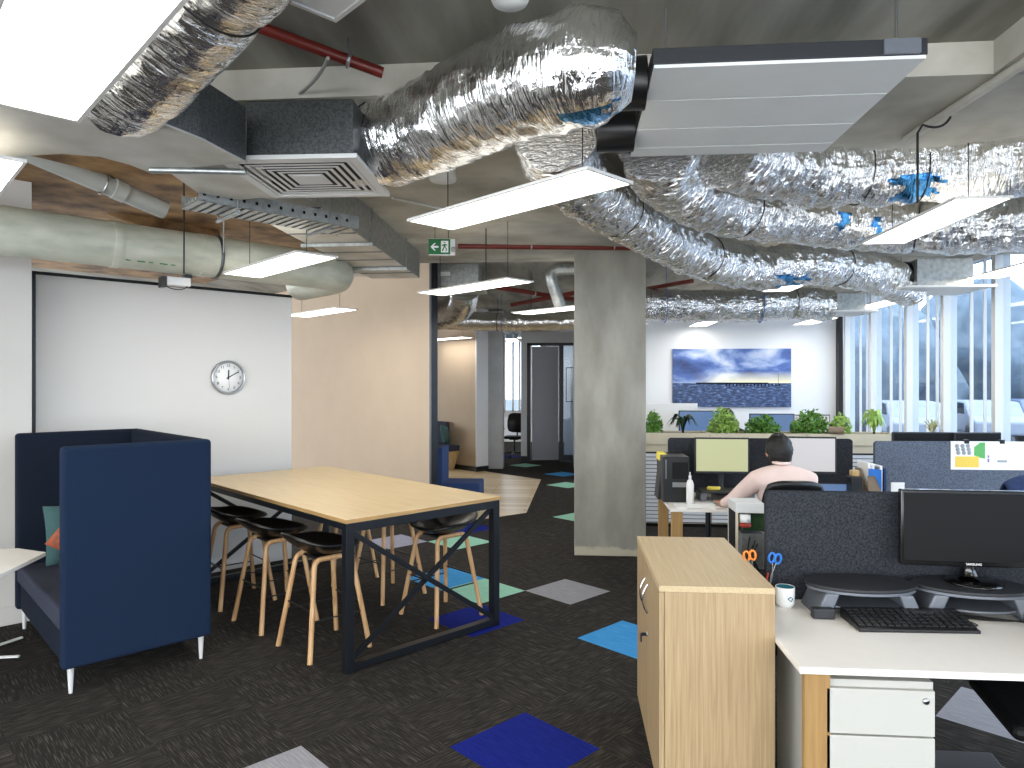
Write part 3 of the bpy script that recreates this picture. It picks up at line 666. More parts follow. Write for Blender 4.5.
# black cable drop with socket at upper right
t = thing('power_cable', 'black cable dropping from a white socket at upper right', 'cable', tuple(D_(950, 112, 3.6)))
MB().lathe([(0, 0), (.03, 0), (.033, .05), (0, .05)], 20).build('socket', 'white_plastic', t)
MB().tube([(0, 0, 0), (0, 0, -.03)] + arc((0, 0, -.03), (-.04, 0, -.1), (-.13, 0, -.06), 6) + [(-.155, 0, -.1), (-.155, 0, -.45)], .006, 6).build('wire', 'wire_black', t)
# actuator / projector bracket under the fat pipe
t = thing('bracket_motor', 'small silver and black device hanging below the fat pale pipe', 'ceiling device', tuple(ps + a_ * 1.0 + Vector((0, 0, -.225))), AA)
MB().box(-.085, .085, -.04, .04, -.03, .035).build('housing', 'white_metal', t, bevel=.006); MB().box(-.12, -.085, -.045, .045, -.05, .03).build('side_cap', 'black_plastic', t, bevel=.004)
MB().box(.04, .1, -.03, .03, .035, .06).build('top_clip', 'black_plastic', t); MB().tube([(.05, 0, .05), (.05, 0, .09)], .008, 8).build('post', 'steel', t)
MB().tube(arc((-.1, -.04, -.04), (0, -.06, -.09), (.06, -.04, -.03), 6), .004, 6).build('wire', 'wire_black', t)
# exit sign
t = thing('exit_sign', 'green and white running man exit sign hanging below the soffit', 'exit sign', tuple(D_(441, 247, 5.9)), R(8))
MB().box(-.10, .115, .002, .035, -.065, .07).build('sign_housing', 'white_plastic', t, bevel=.005)
MB().box(-.1, .075, -.004, .002, -.06, .065).build('sign_face', 'sign_green', t)
ar = MB(); Q = Matrix.Rotation(PI / 2, 4, 'X')
ar.prism([(-.085, 0), (-.055, .03), (-.042, .03), (-.062, .008), (-.02, .008), (-.02, -.008), (-.062, -.008), (-.042, -.03), (-.055, -.03)], .004, .006, mat=Q); ar.build('arrow', 'paper', t)
rm = MB(); rm.prism([(-.0, -.045), (.06, -.045), (.06, .05), (-.0, .05)], .004, .0055, mat=Q); rm.build('doorway_mark', 'paper', t)
rm = MB(); rm.tube([(.03, -.0065, .035), (.03, -.0075, .036)], .008, 10)
rm.prism([(.02, .022), (.038, .024), (.036, -.002), (.022, -.002)], .006, .0075, mat=Q); rm.prism([(.022, 0), (.03, 0), (.016, -.036), (.006, -.03)], .006, .0075, mat=Q)
rm.prism([(.028, 0), (.036, 0), (.05, -.018), (.042, -.036), (.036, -.032), (.042, -.018)], .006, .0075, mat=Q); rm.prism([(.02, .022), (.022, .014), (.008, .006), (.004, .012)], .006, .0075, mat=Q); rm.prism([(.036, .022), (.036, .014), (.05, .01), (.052, .017)], .006, .0075, mat=Q)
rm.build('running_figure', 'sign_green', t)
MB().lathe([(0, 0), (.02, 0), (.02, .03), (0, .03)], 14, mat=rot('X', PI / 2, (.1, 0, -.02))).build('lamp_window', 'pipe_grey', t)
for x in (-.05, .06): MB().tube([(x, .018, .07), (x, .018, .27)], .003, 6).build('hanger_wire', 'wire_black', t)
# LED panel lights
def make_light(label, loc, rz, group):
    t = thing('panel_light', label, 'ceiling light', loc, rz, group)
    m = MB(); W, L = .15, .6; fr_ = .012
    m.box(-W, W, -L, -L + fr_, 0, .012); m.box(-W, W, L - fr_, L, 0, .012); m.box(-W, -W + fr_, -L + fr_, L - fr_, 0, .012); m.box(W - fr_, W, -L + fr_, L - fr_, 0, .012); m.box(-W, W, -L, L, .0115, .0135)
    m.build('light_frame', 'lamp_frame', t)
    m = MB(); m.add([(-W + fr_, -L + fr_, .003), (-W + fr_, L - fr_, .003), (W - fr_, L - fr_, .003), (W - fr_, -L + fr_, .003)], [(0, 1, 2, 3)]); m.build('diffuser', 'lamp', t)
    m = MB(); m.add([(-W + fr_, -L + fr_, .0145), (W - fr_, -L + fr_, .0145), (W - fr_, L - fr_, .0145), (-W + fr_, L - fr_, .0145)], [(0, 1, 2, 3)]); m.build('added_uplight', 'lamp_top_fill', t)  # added glowing top that throws fill light on the slab
    for y in (-.45, .45): MB().tube([(0, y, .012), (0, y, 3.06 - loc[2])], .0025, 5).build('suspension_wire', 'wire_black', t)
    return t
ZL = 2.55
def lcorner(px, py, ca, cb, z=ZL):      # a corner at a pixel; ca,cb = signs from corner to centre along a, b
    p = at(px, py, z); return tuple(p + a_ * (.15 * ca) + b_ * (.6 * cb))
GD = 'panel lights hung on the diagonal'
l0 = make_light('largest panel light at the top left corner of the picture', lcorner(80, 123, -1, -1), AA, GD)
dup(l0, lcorner(27, 163, -1, 1), AA, 'panel light cut by the left edge above the fat pale pipe')
dup(l0, lcorner(587, 169, 1, 1), AA, 'long diagonal panel light in front of the middle foil ducts')
dup(l0, lcorner(222, 274, 1, -1), AA, 'panel light hanging in front of the end of the fat pale pipe')
dup(l0, lcorner(417, 293, 1, -1), AA, 'panel light beside the top of the black post')
dup(l0, lcorner(511, 313, 1, -1), AA, 'panel light over the corridor partly behind the concrete column')
dup(l0, tuple(at(320, 313, ZL)), AA, 'panel light low in front of the beige corridor wall')
dup(l0, tuple(at(448, 339, 2.6)), AA, 'small distant panel light just right of the black post')
for q in (cam2w(.6, -1.2, ZL), cam2w(-2.0, -.6, ZL), cam2w(-1.0, -2.6, ZL)):      # added, unseen fittings around the camera for fill light
    if (Vector((q.x, q.y)) - Vector((0, 0))).length > 1.2: dup(l0, tuple(q), AA, 'added unseen diagonal panel light behind the photographer')
GO = 'panel lights over the desks'
labs = ['large panel light at upper right in front of the foil ducts', 'panel light under the foil duct over the person in pink', 'panel light near the back foil duct above the picture', 'farthest small panel light above the picture',
        'panel light cut by the right edge beside the windows', 'panel light below the silver diffuser box nearest the windows', 'small panel light at the corner of back wall and windows']
k = 0
dup(l0, (.62, 10.6, 2.6), AA, 'added fill panel light hidden behind the concrete column')  # added out of sight to brighten the rear area
dup(l0, (offx(512, 18.6), 18.6, 2.9), 0, 'panel light in the far room at the end of the corridor')
dup(l0, (offx(572, YD + .9), YD + .9, 2.75), R(90), 'added fill panel light in the small office behind the open door')  # added to light the rear office
dup(l0, (offx(540, YD + 3.2), YD + 3.2, 2.95), R(90), 'added fill panel light deep in the office behind the door leaf')  # added fill for the deeper part of that office
ZO = 2.705; XR = (at(955, 199, ZO).x + .15, at(963, 279, ZO).x + .17)
for X, ys in ((XR[0], (at(955, 199, ZO).y, at(800, 274, ZO).y, at(730, 312, ZO).y, at(690, 323, ZO).y - .45)), (XR[1], (at(963, 279, ZO).y - 1.2, at(885, 298, ZO).y, at(815, 318, ZO).y))):
    for y in ys: dup(l0, (X, y + .6, ZO), 0, labs[k], GO); k += 1
for X, y in ((XR[0], 1.0), (XR[0], -1.6), (XR[1], 1.9)): dup(l0, (X, y, ZO), 0, 'added unseen panel light over desks outside the picture', GO)  # added fittings out of view, fill light for the desks

# ------------------------------------------------------------ LEFT ZONE FURNITURE
# high backed sofa
t = thing('booth_sofa', 'navy high-backed booth sofa on thin metal legs at the left', 'sofa', tuple(fa(0, 0)), AA)
Zb, Zt = .145, 1.371; SW = 1.5
def panel(x0, x1, y0, y1, z0, z1, name, mt): return MB().box(x0, x1, y0, y1, z0, z1).build(name, mt, t, bevel=.022)
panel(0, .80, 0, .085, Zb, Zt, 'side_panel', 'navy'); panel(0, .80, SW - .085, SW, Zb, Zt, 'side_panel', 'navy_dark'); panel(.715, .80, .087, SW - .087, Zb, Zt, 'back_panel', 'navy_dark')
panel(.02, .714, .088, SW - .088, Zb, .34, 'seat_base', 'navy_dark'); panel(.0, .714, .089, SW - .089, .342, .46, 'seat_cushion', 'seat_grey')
for x, y in ((.05, .05), (.75, .05), (.05, SW - .05), (.75, SW - .05)):
    MB().tube([(x, y, Zb), (x, y, .0)], [.018, .010], 12).build('leg', 'white_metal', t)
def cushion(name, label, mt, s, mat, parent=None, cat='cushion'):
    n = 14; vs = []; fs = []
    for sd in (1, -1):
        for i in range(n + 1):
            for j in range(n + 1):
                u, v = 2 * i / n - 1, 2 * j / n - 1
                h = (max(0, 1 - u ** 4) * max(0, 1 - v ** 4)) ** .5 * .055 * sd
                pin = 1 - .06 * (1 - u * u) * abs(v) - .06 * (1 - v * v) * abs(u)
                vs.append(mat @ Vector((u * s / 2 * pin, h, v * s / 2 * pin)))
    for sd in (0, 1):
        o = sd * (n + 1) ** 2
        for i in range(n):
            for j in range(n):
                f = (o + i * (n + 1) + j, o + (i + 1) * (n + 1) + j, o + (i + 1) * (n + 1) + j + 1, o + i * (n + 1) + j + 1)
                fs.append(f if sd else f[::-1])
    m = MB(); m.add(vs, fs, 0, True); return tag(m.build(name, mt), label, cat)
L = Matrix.Translation(fa(.35, 1.30, .655)) @ Matrix.Rotation(AA, 4, 'Z') @ Matrix.Rotation(R(-14), 4, 'X')
cushion('cushion', 'muted teal cushion standing on the booth sofa seat', 'teal_fabric', .42, L)
L = Matrix.Translation(fa(.33, 1.17, .655)) @ Matrix.Rotation(AA, 4, 'Z') @ Matrix.Rotation(R(-12), 4, 'X') @ Matrix.Rotation(R(38), 4, 'Y')
cushion('cushion', 'rust orange patterned cushion leaning on the teal cushion', 'orange_fabric', .30, L)
# small side table left
tc_ = at(46, 553, .72); 
t = thing('laptop_table', 'small white pedestal table cut by the left edge beside the sofa', 'table', (0, 0, 0), 0)
pts = px2([(46, 552), (18, 548), (-60, 552), (-60, 590), (0, 574)], .72)
MB().prism(pts, .695, .72).build('tabletop', 'desk_white', t, bevel=.004)
g = at(22, 638, 0.01); g2 = at(19, 657, .01)
pc = at(-45, 660, .01)
for q in (g, g2): MB().tube([(q.x, q.y, .014), (pc.x, pc.y, .014)], .014, 10, flat=.6).build('foot', 'white_metal', t)
MB().tube([(pc.x, pc.y, .01), (pc.x, pc.y, .695)], .025, 14).build('post', 'white_metal', t)
# high table
ZT = .918
t = thing('high_table', 'long high oak topped table on a black cross braced steel frame', 'table', tuple(fa(1.27, -.81)), AA)
TA, TL = 1.24, 2.485
top = MB().box(0, TA, 0, TL, ZT - .026, ZT).build('tabletop', 'table_top', t, bevel=.002)
MB().box(-.001, TA + .001, -.001, TL + .001, ZT - .0255, ZT - .003).build('plywood_edge', 'ply_edge', t)
s = .055; zf = ZT - .027
for x in (0.005, TA - s - .005):
    for y in (.005, TL - s - .005): MB().box(x, x + s, y, y + s, 0, zf).build('leg', 'black_metal', t, bevel=.002)
for y in (.005, TL - s - .005):
    MB().box(s, TA - s, y, y + s, zf - .055, zf).build('top_rail', 'black_metal', t, bevel=.002); MB().box(s, TA - s, y, y + s, .01, .055).build('bottom_rail', 'black_metal', t, bevel=.002)
    for sg in (1, -1):
        p0, p1 = Vector((.05, y + .028 + sg * .011, .06)), Vector((TA - .05, y + .028 + sg * .011, zf - .06))
        if sg < 0: p0.x, p1.x = p1.x, p0.x
        d = (p1 - p0); an = math.atan2(d.z, d.x); MB().box(0, d.length, -.009, .009, -.016, .016, mat=Matrix.Translation(p0) @ Matrix.Rotation(-an, 4, 'Y')).build('cross_brace', 'black_metal', t, bevel=.001)
for x in (.005, TA - .045): MB().box(x, x + .04, s, TL - s, zf - .04, zf).build('long_rail', 'black_metal', t, bevel=.002)
# stools
def make_stool(label):
    t = thing('bar_stool', label, 'stool', (0, 0, 0), 0, 'stools around the high table')
    n = 20; vs = []; fs = []
    for i in range(n + 1):
        r = i / n
        for j in range(40):
            th = 2 * PI * j / 40; ex = 2.6
            cs, sn = math.cos(th), math.sin(th); k = (abs(cs) ** ex + abs(sn) ** ex) ** (-1 / ex)
            x, y = cs * k * r * .215, sn * k * r * .235
            back = max(0, -x / .215)
            z = .618 + .088 * r ** 2.3 + .062 * back ** 2.0 * (1 - .3 * (abs(y) / .235) ** 3) - .03 * max(0, x / .2) ** 2
            vs.append((x - .035 * back ** 2 - .012, y, z))
    for i in range(n):
        for j in range(40): fs.append((i * 40 + j, (i + 1) * 40 + j, (i + 1) * 40 + (j + 1) % 40, i * 40 + (j + 1) % 40))
    m = MB(); m.add(vs, fs, 0, True); m.build('seat', 'black_shell', t, solid=.018)
    MB().box(-.09, .09, -.118, .118, .592, .606).build('seat_plate', 'black_metal', t, bevel=.003)
    for sy in (-1, 1):
        def P(x, z): return Vector((x, sy * (.215 - (.215 - .12) * (z / .62)), z))
        pts = [P(-.212, 0), P(-.137, .555)] + arc(P(-.137, .555), P(-.13, .606), P(-.08, .606), 6)[1:] + arc(P(.08, .606), P(.13, .606), P(.137, .555), 6) + [P(.212, 0)]
        half = len(pts) // 2
        MB().tube(pts[:half + 1], .0165, 10).build('leg', 'stool_wood', t)
        MB().tube(pts[half:], .0165, 10).build('leg', 'stool_wood', t)
        z = .24; MB().tube([P(-.181, z), P(.181, z)], .005, 6).build('foot_rail', 'black_metal', t)
    for sx in (-1, 1):
        z = .30; yy = .215 - .095 * (z / .62); xx = .212 - .075 * z / .58; MB().tube([(sx * xx, -yy, z), (sx * xx, yy, z)], .005, 6).build('foot_rail', 'black_metal', t)
    return t
st = make_stool('black seated bar stool closest to the camera on the sofa side of the table')
st.location = fa(1.405, -.30); st.rotation_euler = (0, 0, AA)
dup(st, fa(1.395, .39), AA + R(2), 'middle black bar stool on the sofa side of the table')
dup(st, fa(1.40, 1.07), AA - R(2), 'black bar stool on the sofa side nearest the white panel wall')
dup(st, fa(2.345, -.34), AA + PI, 'black bar stool on the far side of the table behind the cross brace')
dup(st, fa(2.345, .366), AA + PI + R(3), 'middle black bar stool on the far side of the table')
dup(st, fa(2.345, 1.06), AA + PI - R(3), 'black bar stool on the far side nearest the white panel wall')
# clock on the panel
v = (D_(227.5, 377.5, 1) - Vector((0, 0, H))); 
den = v.dot(b_); tt = (2.0 - (Vector((0, 0, 0)) - N0).dot(b_)) / Vector((v.x, v.y, 0)).dot(b_); pc = Vector((v.x * tt, v.y * tt, H + v.z * tt))
t = thing('wall_clock', 'round white wall clock with dark numerals on the white panel', 'clock', tuple(pc), AA)
X90 = Matrix.Rotation(PI / 2, 4, 'X')
MB().lathe([(.135, .0), (.155, .0), (.157, .03), (.148, .042), (.137, .036), (.135, .02)], 48, mat=X90).build('rim', 'steel', t)
MB().lathe([(0, .018), (.137, .018), (.137, .004), (0, .004)], 48, mat=X90).build('dial', 'paper', t)
for k in range(1, 13):
    an = R(90 - 30 * k); text('numeral', str(k), .036, 'black_plastic', t, X90 @ Matrix.Translation((.108 * math.cos(an), .108 * math.sin(an), .0195)))
for nm, an, ln_, w2 in (('hour_hand', R(90 - 2), .07, .006), ('minute_hand', R(90 - 60), .105, .0045)):
    MB().box(-.02, ln_, -w2, w2, .021, .023, mat=X90 @ Matrix.Rotation(an, 4, 'Z')).build(nm, 'black_plastic', t)
MB().box(-.03, .1, -.001, .001, .024, .025, mat=X90 @ Matrix.Rotation(R(-84), 4, 'Z')).build('second_hand', 'black_plastic', t)
MB().lathe([(0, .026), (.008, .026), (.008, .018)], 14, mat=X90).build('hub', 'black_plastic', t)
# blue low sofa behind the table and alcove bench
p = at(441.5, 483, .42)
t = thing('blue_sofa', 'low blue sofa end showing just past the high table', 'sofa', tuple(Vector((p.x, p.y, 0))), 0)
MB().box(0, .50, 0, .5, .12, .42).build('seat', 'blue_fabric', t, bevel=.02); MB().box(-.06, 0.01, 0, .5, .12, .88).build('side_panel', 'blue_fabric', t, bevel=.015)
for x in (.04, .46): MB().tube([(x, .05, 0), (x, .05, .12)], .012, 8).build('leg', 'chrome', t)
BB = B0
while True:
    q = fa(A0 - .3, BB); cx_ = CX + F * q.dot(RGT) / q.dot(FWD)
    if cx_ < 449: break
    BB += .02
t = thing('bench_seat', 'dark padded bench on a tapered timber base in the alcove', 'bench', tuple(fa(A0 - .03, BB)), AA)
MB().add([(-.5, .12, 0), (-.05, .12, 0), (-.05, 1.5, 0), (-.5, 1.5, 0), (-.55, 0, .38), (0, 0, .38), (0, 1.5, .38), (-.55, 1.5, .38)], [(3, 2, 1, 0), (4, 5, 6, 7), (0, 1, 5, 4), (1, 2, 6, 5), (2, 3, 7, 6), (3, 0, 4, 7)]).build('base', 'cabinet_ply', t)
MB().box(-.57, -.005, -.02, 1.5, .38, .5).build('seat_pad', 'seat_grey', t, bevel=.02)
MB().box(-.10, -.005, .3, 1.5, .505, .95).build('back_pad', 'seat_grey', t, bevel=.02)
L = Matrix.Translation(fa(A0 - .22, BB + .22, .70)) @ Matrix.Rotation(AA, 4, 'Z') @ Matrix.Rotation(R(35), 4, 'Z') @ Matrix.Rotation(R(-12), 4, 'X') @ Matrix.Rotation(R(8), 4, 'Y')
cushion('cushion', 'teal cushion on the dark bench in the alcove', 'teal_fabric', .38, L)

# ------------------------------------------------------------ OFFICE ZONE
# oak cabinet in front
y0, y1 = at(775, 588, .911).y, at(725, 537.8, .911).y; xl, xr = offx(659, y0), offx(775, y0); ZC = .911
t = thing('storage_cabinet', 'low oak storage cabinet with two doors beside the white desk', 'cabinet', (xl, y0, 0))
W = xr - xl; Dp = y1 - y0
MB().box(.022, W, 0, Dp, .07, ZC - .026).build('carcass', 'oak', t, bevel=.001)
MB().box(0, W, -.004, Dp + .004, ZC - .025, ZC).build('top', 'oak_top', t, bevel=.0015)
MB().box(.05, W - .03, .03, Dp - .03, 0, .07).build('plinth', 'black_matt', t)
for k in range(2):
    ya = .003 + k * (Dp / 2); yb = ya + Dp / 2 - .005
    d = MB().box(0.001, .020, ya, yb, .075, ZC - .029).build('door', 'oak', t, bevel=.001)
    hy = yb - .05 if k == 0 else ya + .05
    MB().tube(arc((0, hy, .80), (-.045, hy, .735), (0, hy, .67), 10), .006, 8).build('handle', 'chrome', d)
    if k == 0:
        MB().lathe([(0, 0), (.011, 0), (.011, .006), (0, .006)], 16, mat=rot('Y', -PI / 2, (0, hy, .575))).build('lock', 'steel', d)
        MB().box(-.028, 0, hy - .002, hy + .002, .565, .58).box(-.034, -.028, hy - .009, hy + .009, .54, .575).build('key', 'black_plastic', d)
# near desk
ZD = .718
YD1 = at(799, 667, ZD).y; XD1 = offx(800, YD1)
t = thing('desk', 'near white desk with oak panel legs holding the black monitor', 'desk', (XD1, YD1, 0))
YP1 = at(765, 490.5, 1.217).y; DD = YP1 - .022 - YD1
MB().box(0, 1.75, 0, DD, ZD - .025, ZD).build('desktop', 'desk_white', t, bevel=.003)
MB().box(.025, .115, .03, .06, 0, ZD - .026).build('leg', 'desk_leg', t, bevel=.002); MB().box(.025, .115, DD - .07, DD - .04, 0, ZD - .026).build('leg', 'desk_leg', t, bevel=.002)
MB().box(1.62, 1.71, .03, .06, 0, ZD - .026).build('leg', 'desk_leg', t, bevel=.002); MB().box(1.62, 1.71, DD - .07, DD - .04, 0, ZD - .026).build('leg', 'desk_leg', t, bevel=.002)
MB().box(.06, 1.68, .4, .43, ZD - .075, ZD - .027).build('cross_beam', 'white_metal', t)
# partition near
def screen(name, label, x0, x1, y, z0, z1, mt, th=.04, feet=True, rr=.03):
    t = thing(name, label, 'desk divider', ((x0 + x1) / 2, y, 0))
    hw = (x1 - x0) / 2; pts = []
    for cx, cz, s0 in ((hw - rr, z1 - rr, 0), (-hw + rr, z1 - rr, 90), (-hw + rr, z0 + rr, 180), (hw - rr, z0 + rr, 270)):
        for q in range(0, 91, 15): pts.append((cx + rr * math.cos(R(s0 + q)), cz + rr * math.sin(R(s0 + q))))
    MB().prism(pts, -th / 2, th / 2, mat=Matrix.Rotation(PI / 2, 4, 'X')).build('felt_panel', mt, t, bevel=.004)
    for x in (-hw + .2, hw - .2): MB().box(x - .02, x + .02, -.035, -.021, z0 - .02, z0 + .1).build('clamp', 'steel', t)
    return t
screen('desk_screen', 'dark grey felt divider behind the near black monitor', offx(765, YP1), 2.7, YP1, .45, 1.217, 'felt_dark')
# drawers
t = thing('drawer_pedestal', 'white three drawer pedestal under the near desk', 'drawers', (offx(823, YD1 + .03), YD1 + .03, 0))
W = .385
MB().box(0, W, 0.02, .54, .03, .66).build('carcass', 'drawer_white', t, bevel=.002)
for k, (za, zb_) in enumerate(((.475, .635), (.305, .468), (.04, .298))):
    d = MB().box(.012, W - .004, 0, .019, za, zb_).build('drawer', 'drawer_white', t, bevel=.002)
    if k == 0: MB().lathe([(0, 0), (.011, 0), (.011, .005), (0, .005)], 18, mat=rot('X', PI / 2, (W - .035, 0, .60))).build('lock', 'steel', d)
for x in (.05, W - .05):
    for y in (.08, .48): MB().lathe([(0, 0), (.015, 0), (.02, .015), (.015, .03), (0, .03)], 12, c=(x, y)).build('caster', 'black_plastic', t)
# monitor risers
def make_riser(label):
    t = thing('monitor_riser', label, 'monitor stand', (0, 0, 0), 0, 'round monitor risers on the near desk')
    el = [(.235 * math.cos(q), .14 * math.sin(q)) for q in [2 * PI * i / 48 for i in range(48)]]
    MB().prism(el, .113, .128, smooth=False).build('platform', 'riser_dark', t, bevel=.005)
    MB().prism([(x * .97, y * .97) for x, y in el], .10, .1129).build('platform_rim', 'riser_grey', t, bevel=.003)
    MB().prism([(x * .8, y * .8) for x, y in el], .035, .043).build('lower_shelf', 'riser_grey', t, bevel=.002)
    for sx in (-1, 1):
        lg = MB()
        pr = [(sx * .12, .10), (sx * .18, .10), (sx * .225, .0), (sx * .16, .0)]
        lg.prism(pr, -.10, .10, mat=Matrix.Rotation(PI / 2, 4, 'X')); lg.build('side_leg', 'riser_grey', t, bevel=.008)
        MB().box(sx * .2 - .045, sx * .2 + .045, -.135, -.095, 0, .045).build('foot', 'riser_dark', t, bevel=.006)
    return t
p = at(860, 597, ZD); r1 = make_riser('round monitor riser with nothing on it beside the mug'); YR = YP1 - .165; r1.location = (offx(860, YR), YR, ZD)
r2 = dup(r1, (offx(971, YR), YR, ZD), R(-6), 'round monitor riser carrying the black monitor')
# black monitor
def make_monitor(name, label, w_, h_, zc_, loc, rz, mt_screen, bez='black_gloss', stand=True, logo=None):
    t = thing(name, label, 'monitor', loc, rz)
    MB().box(-w_ / 2, w_ / 2, 0, .03, zc_ - h_ / 2, zc_ + h_ / 2).build('housing', bez, t, bevel=.006)
    MB().box(-w_ / 2 + .014, w_ / 2 - .014, -.002, .0, zc_ - h_ / 2 + .024, zc_ + h_ / 2 - .014).build('screen', mt_screen, t)
    if stand:
        MB().tube([(0, .04, 0.02), (0, .05, .07), (0, .03, zc_ - h_ / 2 + .03)], [.04, .022, .03], 14).build('neck', bez, t)
        MB().lathe([(0, .012), (.09, .012), (.11, .006), (.11, 0), (0, 0)], 32).build('base', bez, t)
    if logo: text('logo', logo, .014, 'paper', t, Matrix.Rotation(PI / 2, 4, 'X') @ Matrix.Translation((0, zc_ - h_ / 2 + .012, .0012)))
    return t
make_monitor('computer_monitor', 'black switched off monitor on the round riser at right', .60, .335, .236, (offx(968, YR) + .035, YR + .02, ZD + .128), R(-3), 'black_matt', logo='SAMSUNG')
# keyboard
p0 = at(845, 609, ZD + .02); p1 = at(858, 634, ZD + .01); p2 = at(980, 629, ZD)
kc = at(919, 633, ZD) + Vector((0, .09, 0)); t = thing('keyboard', 'black computer keyboard on the near white desk', 'keyboard', (kc.x, kc.y, ZD), R(2))
KW, KD = .475, .185
MB().add([(-KW / 2, -KD / 2, .0), (KW / 2, -KD / 2, .0), (KW / 2, KD / 2, .0), (-KW / 2, KD / 2, .0), (-KW / 2, -KD / 2, .012), (KW / 2, -KD / 2, .012), (KW / 2, KD / 2, .045), (-KW / 2, KD / 2, .045)], [(3, 2, 1, 0), (4, 5, 6, 7), (0, 1, 5, 4), (1, 2, 6, 5), (2, 3, 7, 6), (3, 0, 4, 7)]).build('keyboard_body', 'black_plastic', t, bevel=.003)
key = None
for r_ in range(6):
    for c_ in range(16):
        x = -KW / 2 + .020 + c_ * .0290 + (0.004 if c_ > 11 else 0); yk = -KD / 2 + .032 + r_ * .0250; zk = .012 + (yk + KD / 2) / KD * .033
        if key is None:
            key = MB().box(-.0115, .0115, -.0100, .0100, 0, .007).build('key', 'key_black', t, bevel=.0015); k_ = key
        else: k_ = key.copy(); C.objects.link(k_); k_.parent = t
        k_.location = (x, yk, zk); k_.rotation_euler = (math.atan(.033 / KD), 0, 0)
tag(MB().tube([(KW / 2 - .01 + kc.x, kc.y + .05, ZD + .008)] + [Vector(q) for q in arc((kc.x + .25, kc.y, ZD + .005), (kc.x + .33, kc.y - .02, ZD + .004), (kc.x + .2, kc.y + .18, ZD + .004), 8)], .0025, 6).build('keyboard_cable', 'wire_black'), 'thin black cable trailing from the keyboard on the desk', 'cable')
m = MB()
for s in range(3): m.tube(arc((kc.x + .22, kc.y + .13 + s * .02, ZD + .004), (kc.x + .4, kc.y + .02 + s * .04, ZD + .004), (kc.x + .62, kc.y + .12 - s * .05, ZD + .004), 10), .003, 6)
tag(m.build('cable_bundle', 'wire_black'), 'black cables lying on the desk at the right edge in front of the riser', 'cable')
# mug, pens
p = at(785, 602, ZD); my = YP1 - .13; mx = offx(785, my)
t = thing('mug', 'white mug with a teal inside on the near desk', 'mug', (mx, my, ZD))
MB().lathe([(0, 0), (.032, 0), (.041, .02), (.042, .088), (.040, .09), (.038, .088), (.037, .02), (0, .012)], 32).build('cup', 'mug_white', t)
MB().lathe([(.0374, .0885), (.0362, .022), (0, .016)], 32).build('glaze', 'teal_glaze', t)
MB().tube([(.0, -.0425, .045), (.012, -.041, .053), (.022, -.038, .045), (.014, -.041, .033), (.0, -.0425, .045)], .0022, 6).build('printed_mark', 'teal_glaze', t)
for nm, px, mt, lab, D, z1, z0 in (('scissors', 757, 'orange_plastic', 'orange handled scissors standing behind the oak cabinet', 3.43, .97, .80),):
    pass
ph = thing('pen_holder', 'dark pen cup behind the oak cabinet holding blue and orange handled tools', 'pen holder', (offx(768, YP1 - .08) - .03, YP1 - .06, ZD))
MB().lathe([(0, 0), (.035, 0), (.037, .10), (.033, .10), (.031, .006), (0, .006)], 24).build('cup', 'black_plastic', ph)
def sciss(label, mt, x, y, z, tilt):
    s_ = thing('scissors', label, 'scissors', (x, y, z), 0)
    for sg in (-1, 1):
        MB().tube([Vector((sg * .014, 0, .19)) + Vector((.013 * math.cos(q), 0, .022 * math.sin(q))) for q in [2 * PI * i / 16 for i in range(17)]], .0055, 8, cap=False).build('handle', mt, s_)
        MB().tube([(sg * .008, 0, .168), (-sg * .003, 0, .11), (0, 0, .02)], [.006, .005, .002], 6, flat=.4).build('blade', 'steel', s_)
    s_.rotation_euler = (0, R(tilt), 0)
sciss('blue handled scissors standing in the pen cup', 'blue_plastic', offx(772, YP1 - .06) - .02, YP1 - .06, ZD + .01, 10)
sciss('orange handled scissors standing left of the blue ones', 'orange_plastic', offx(757, YP1 - .06), YP1 - .06, ZD + .02, -10)
tag(MB().tube([(offx(768, YP1 - .08) - .02, YP1 - .08, ZD + .02), (offx(768, YP1 - .1), YP1 - .1, ZD + .14)], .004, 8).build('pen', 'red'), 'red pen leaning in the pen cup', 'pen')
tag(MB().box(0, .045, 0, .03, 0, .012).build('sticky_notes', 'yellow_paper', loc=tuple(at(880, 605, ZD)), rotz=R(-20)), 'pale yellow sticky notes in front of the empty riser', 'sticky notes')
tag(MB().lathe([(0, 0), (.042, 0), (.045, .012), (.04, .014), (0, .012)], 24).build('coaster', 'planter_ply', loc=tuple(at(903, 604, ZD))), 'round straw coloured tin between the two risers', 'tin')

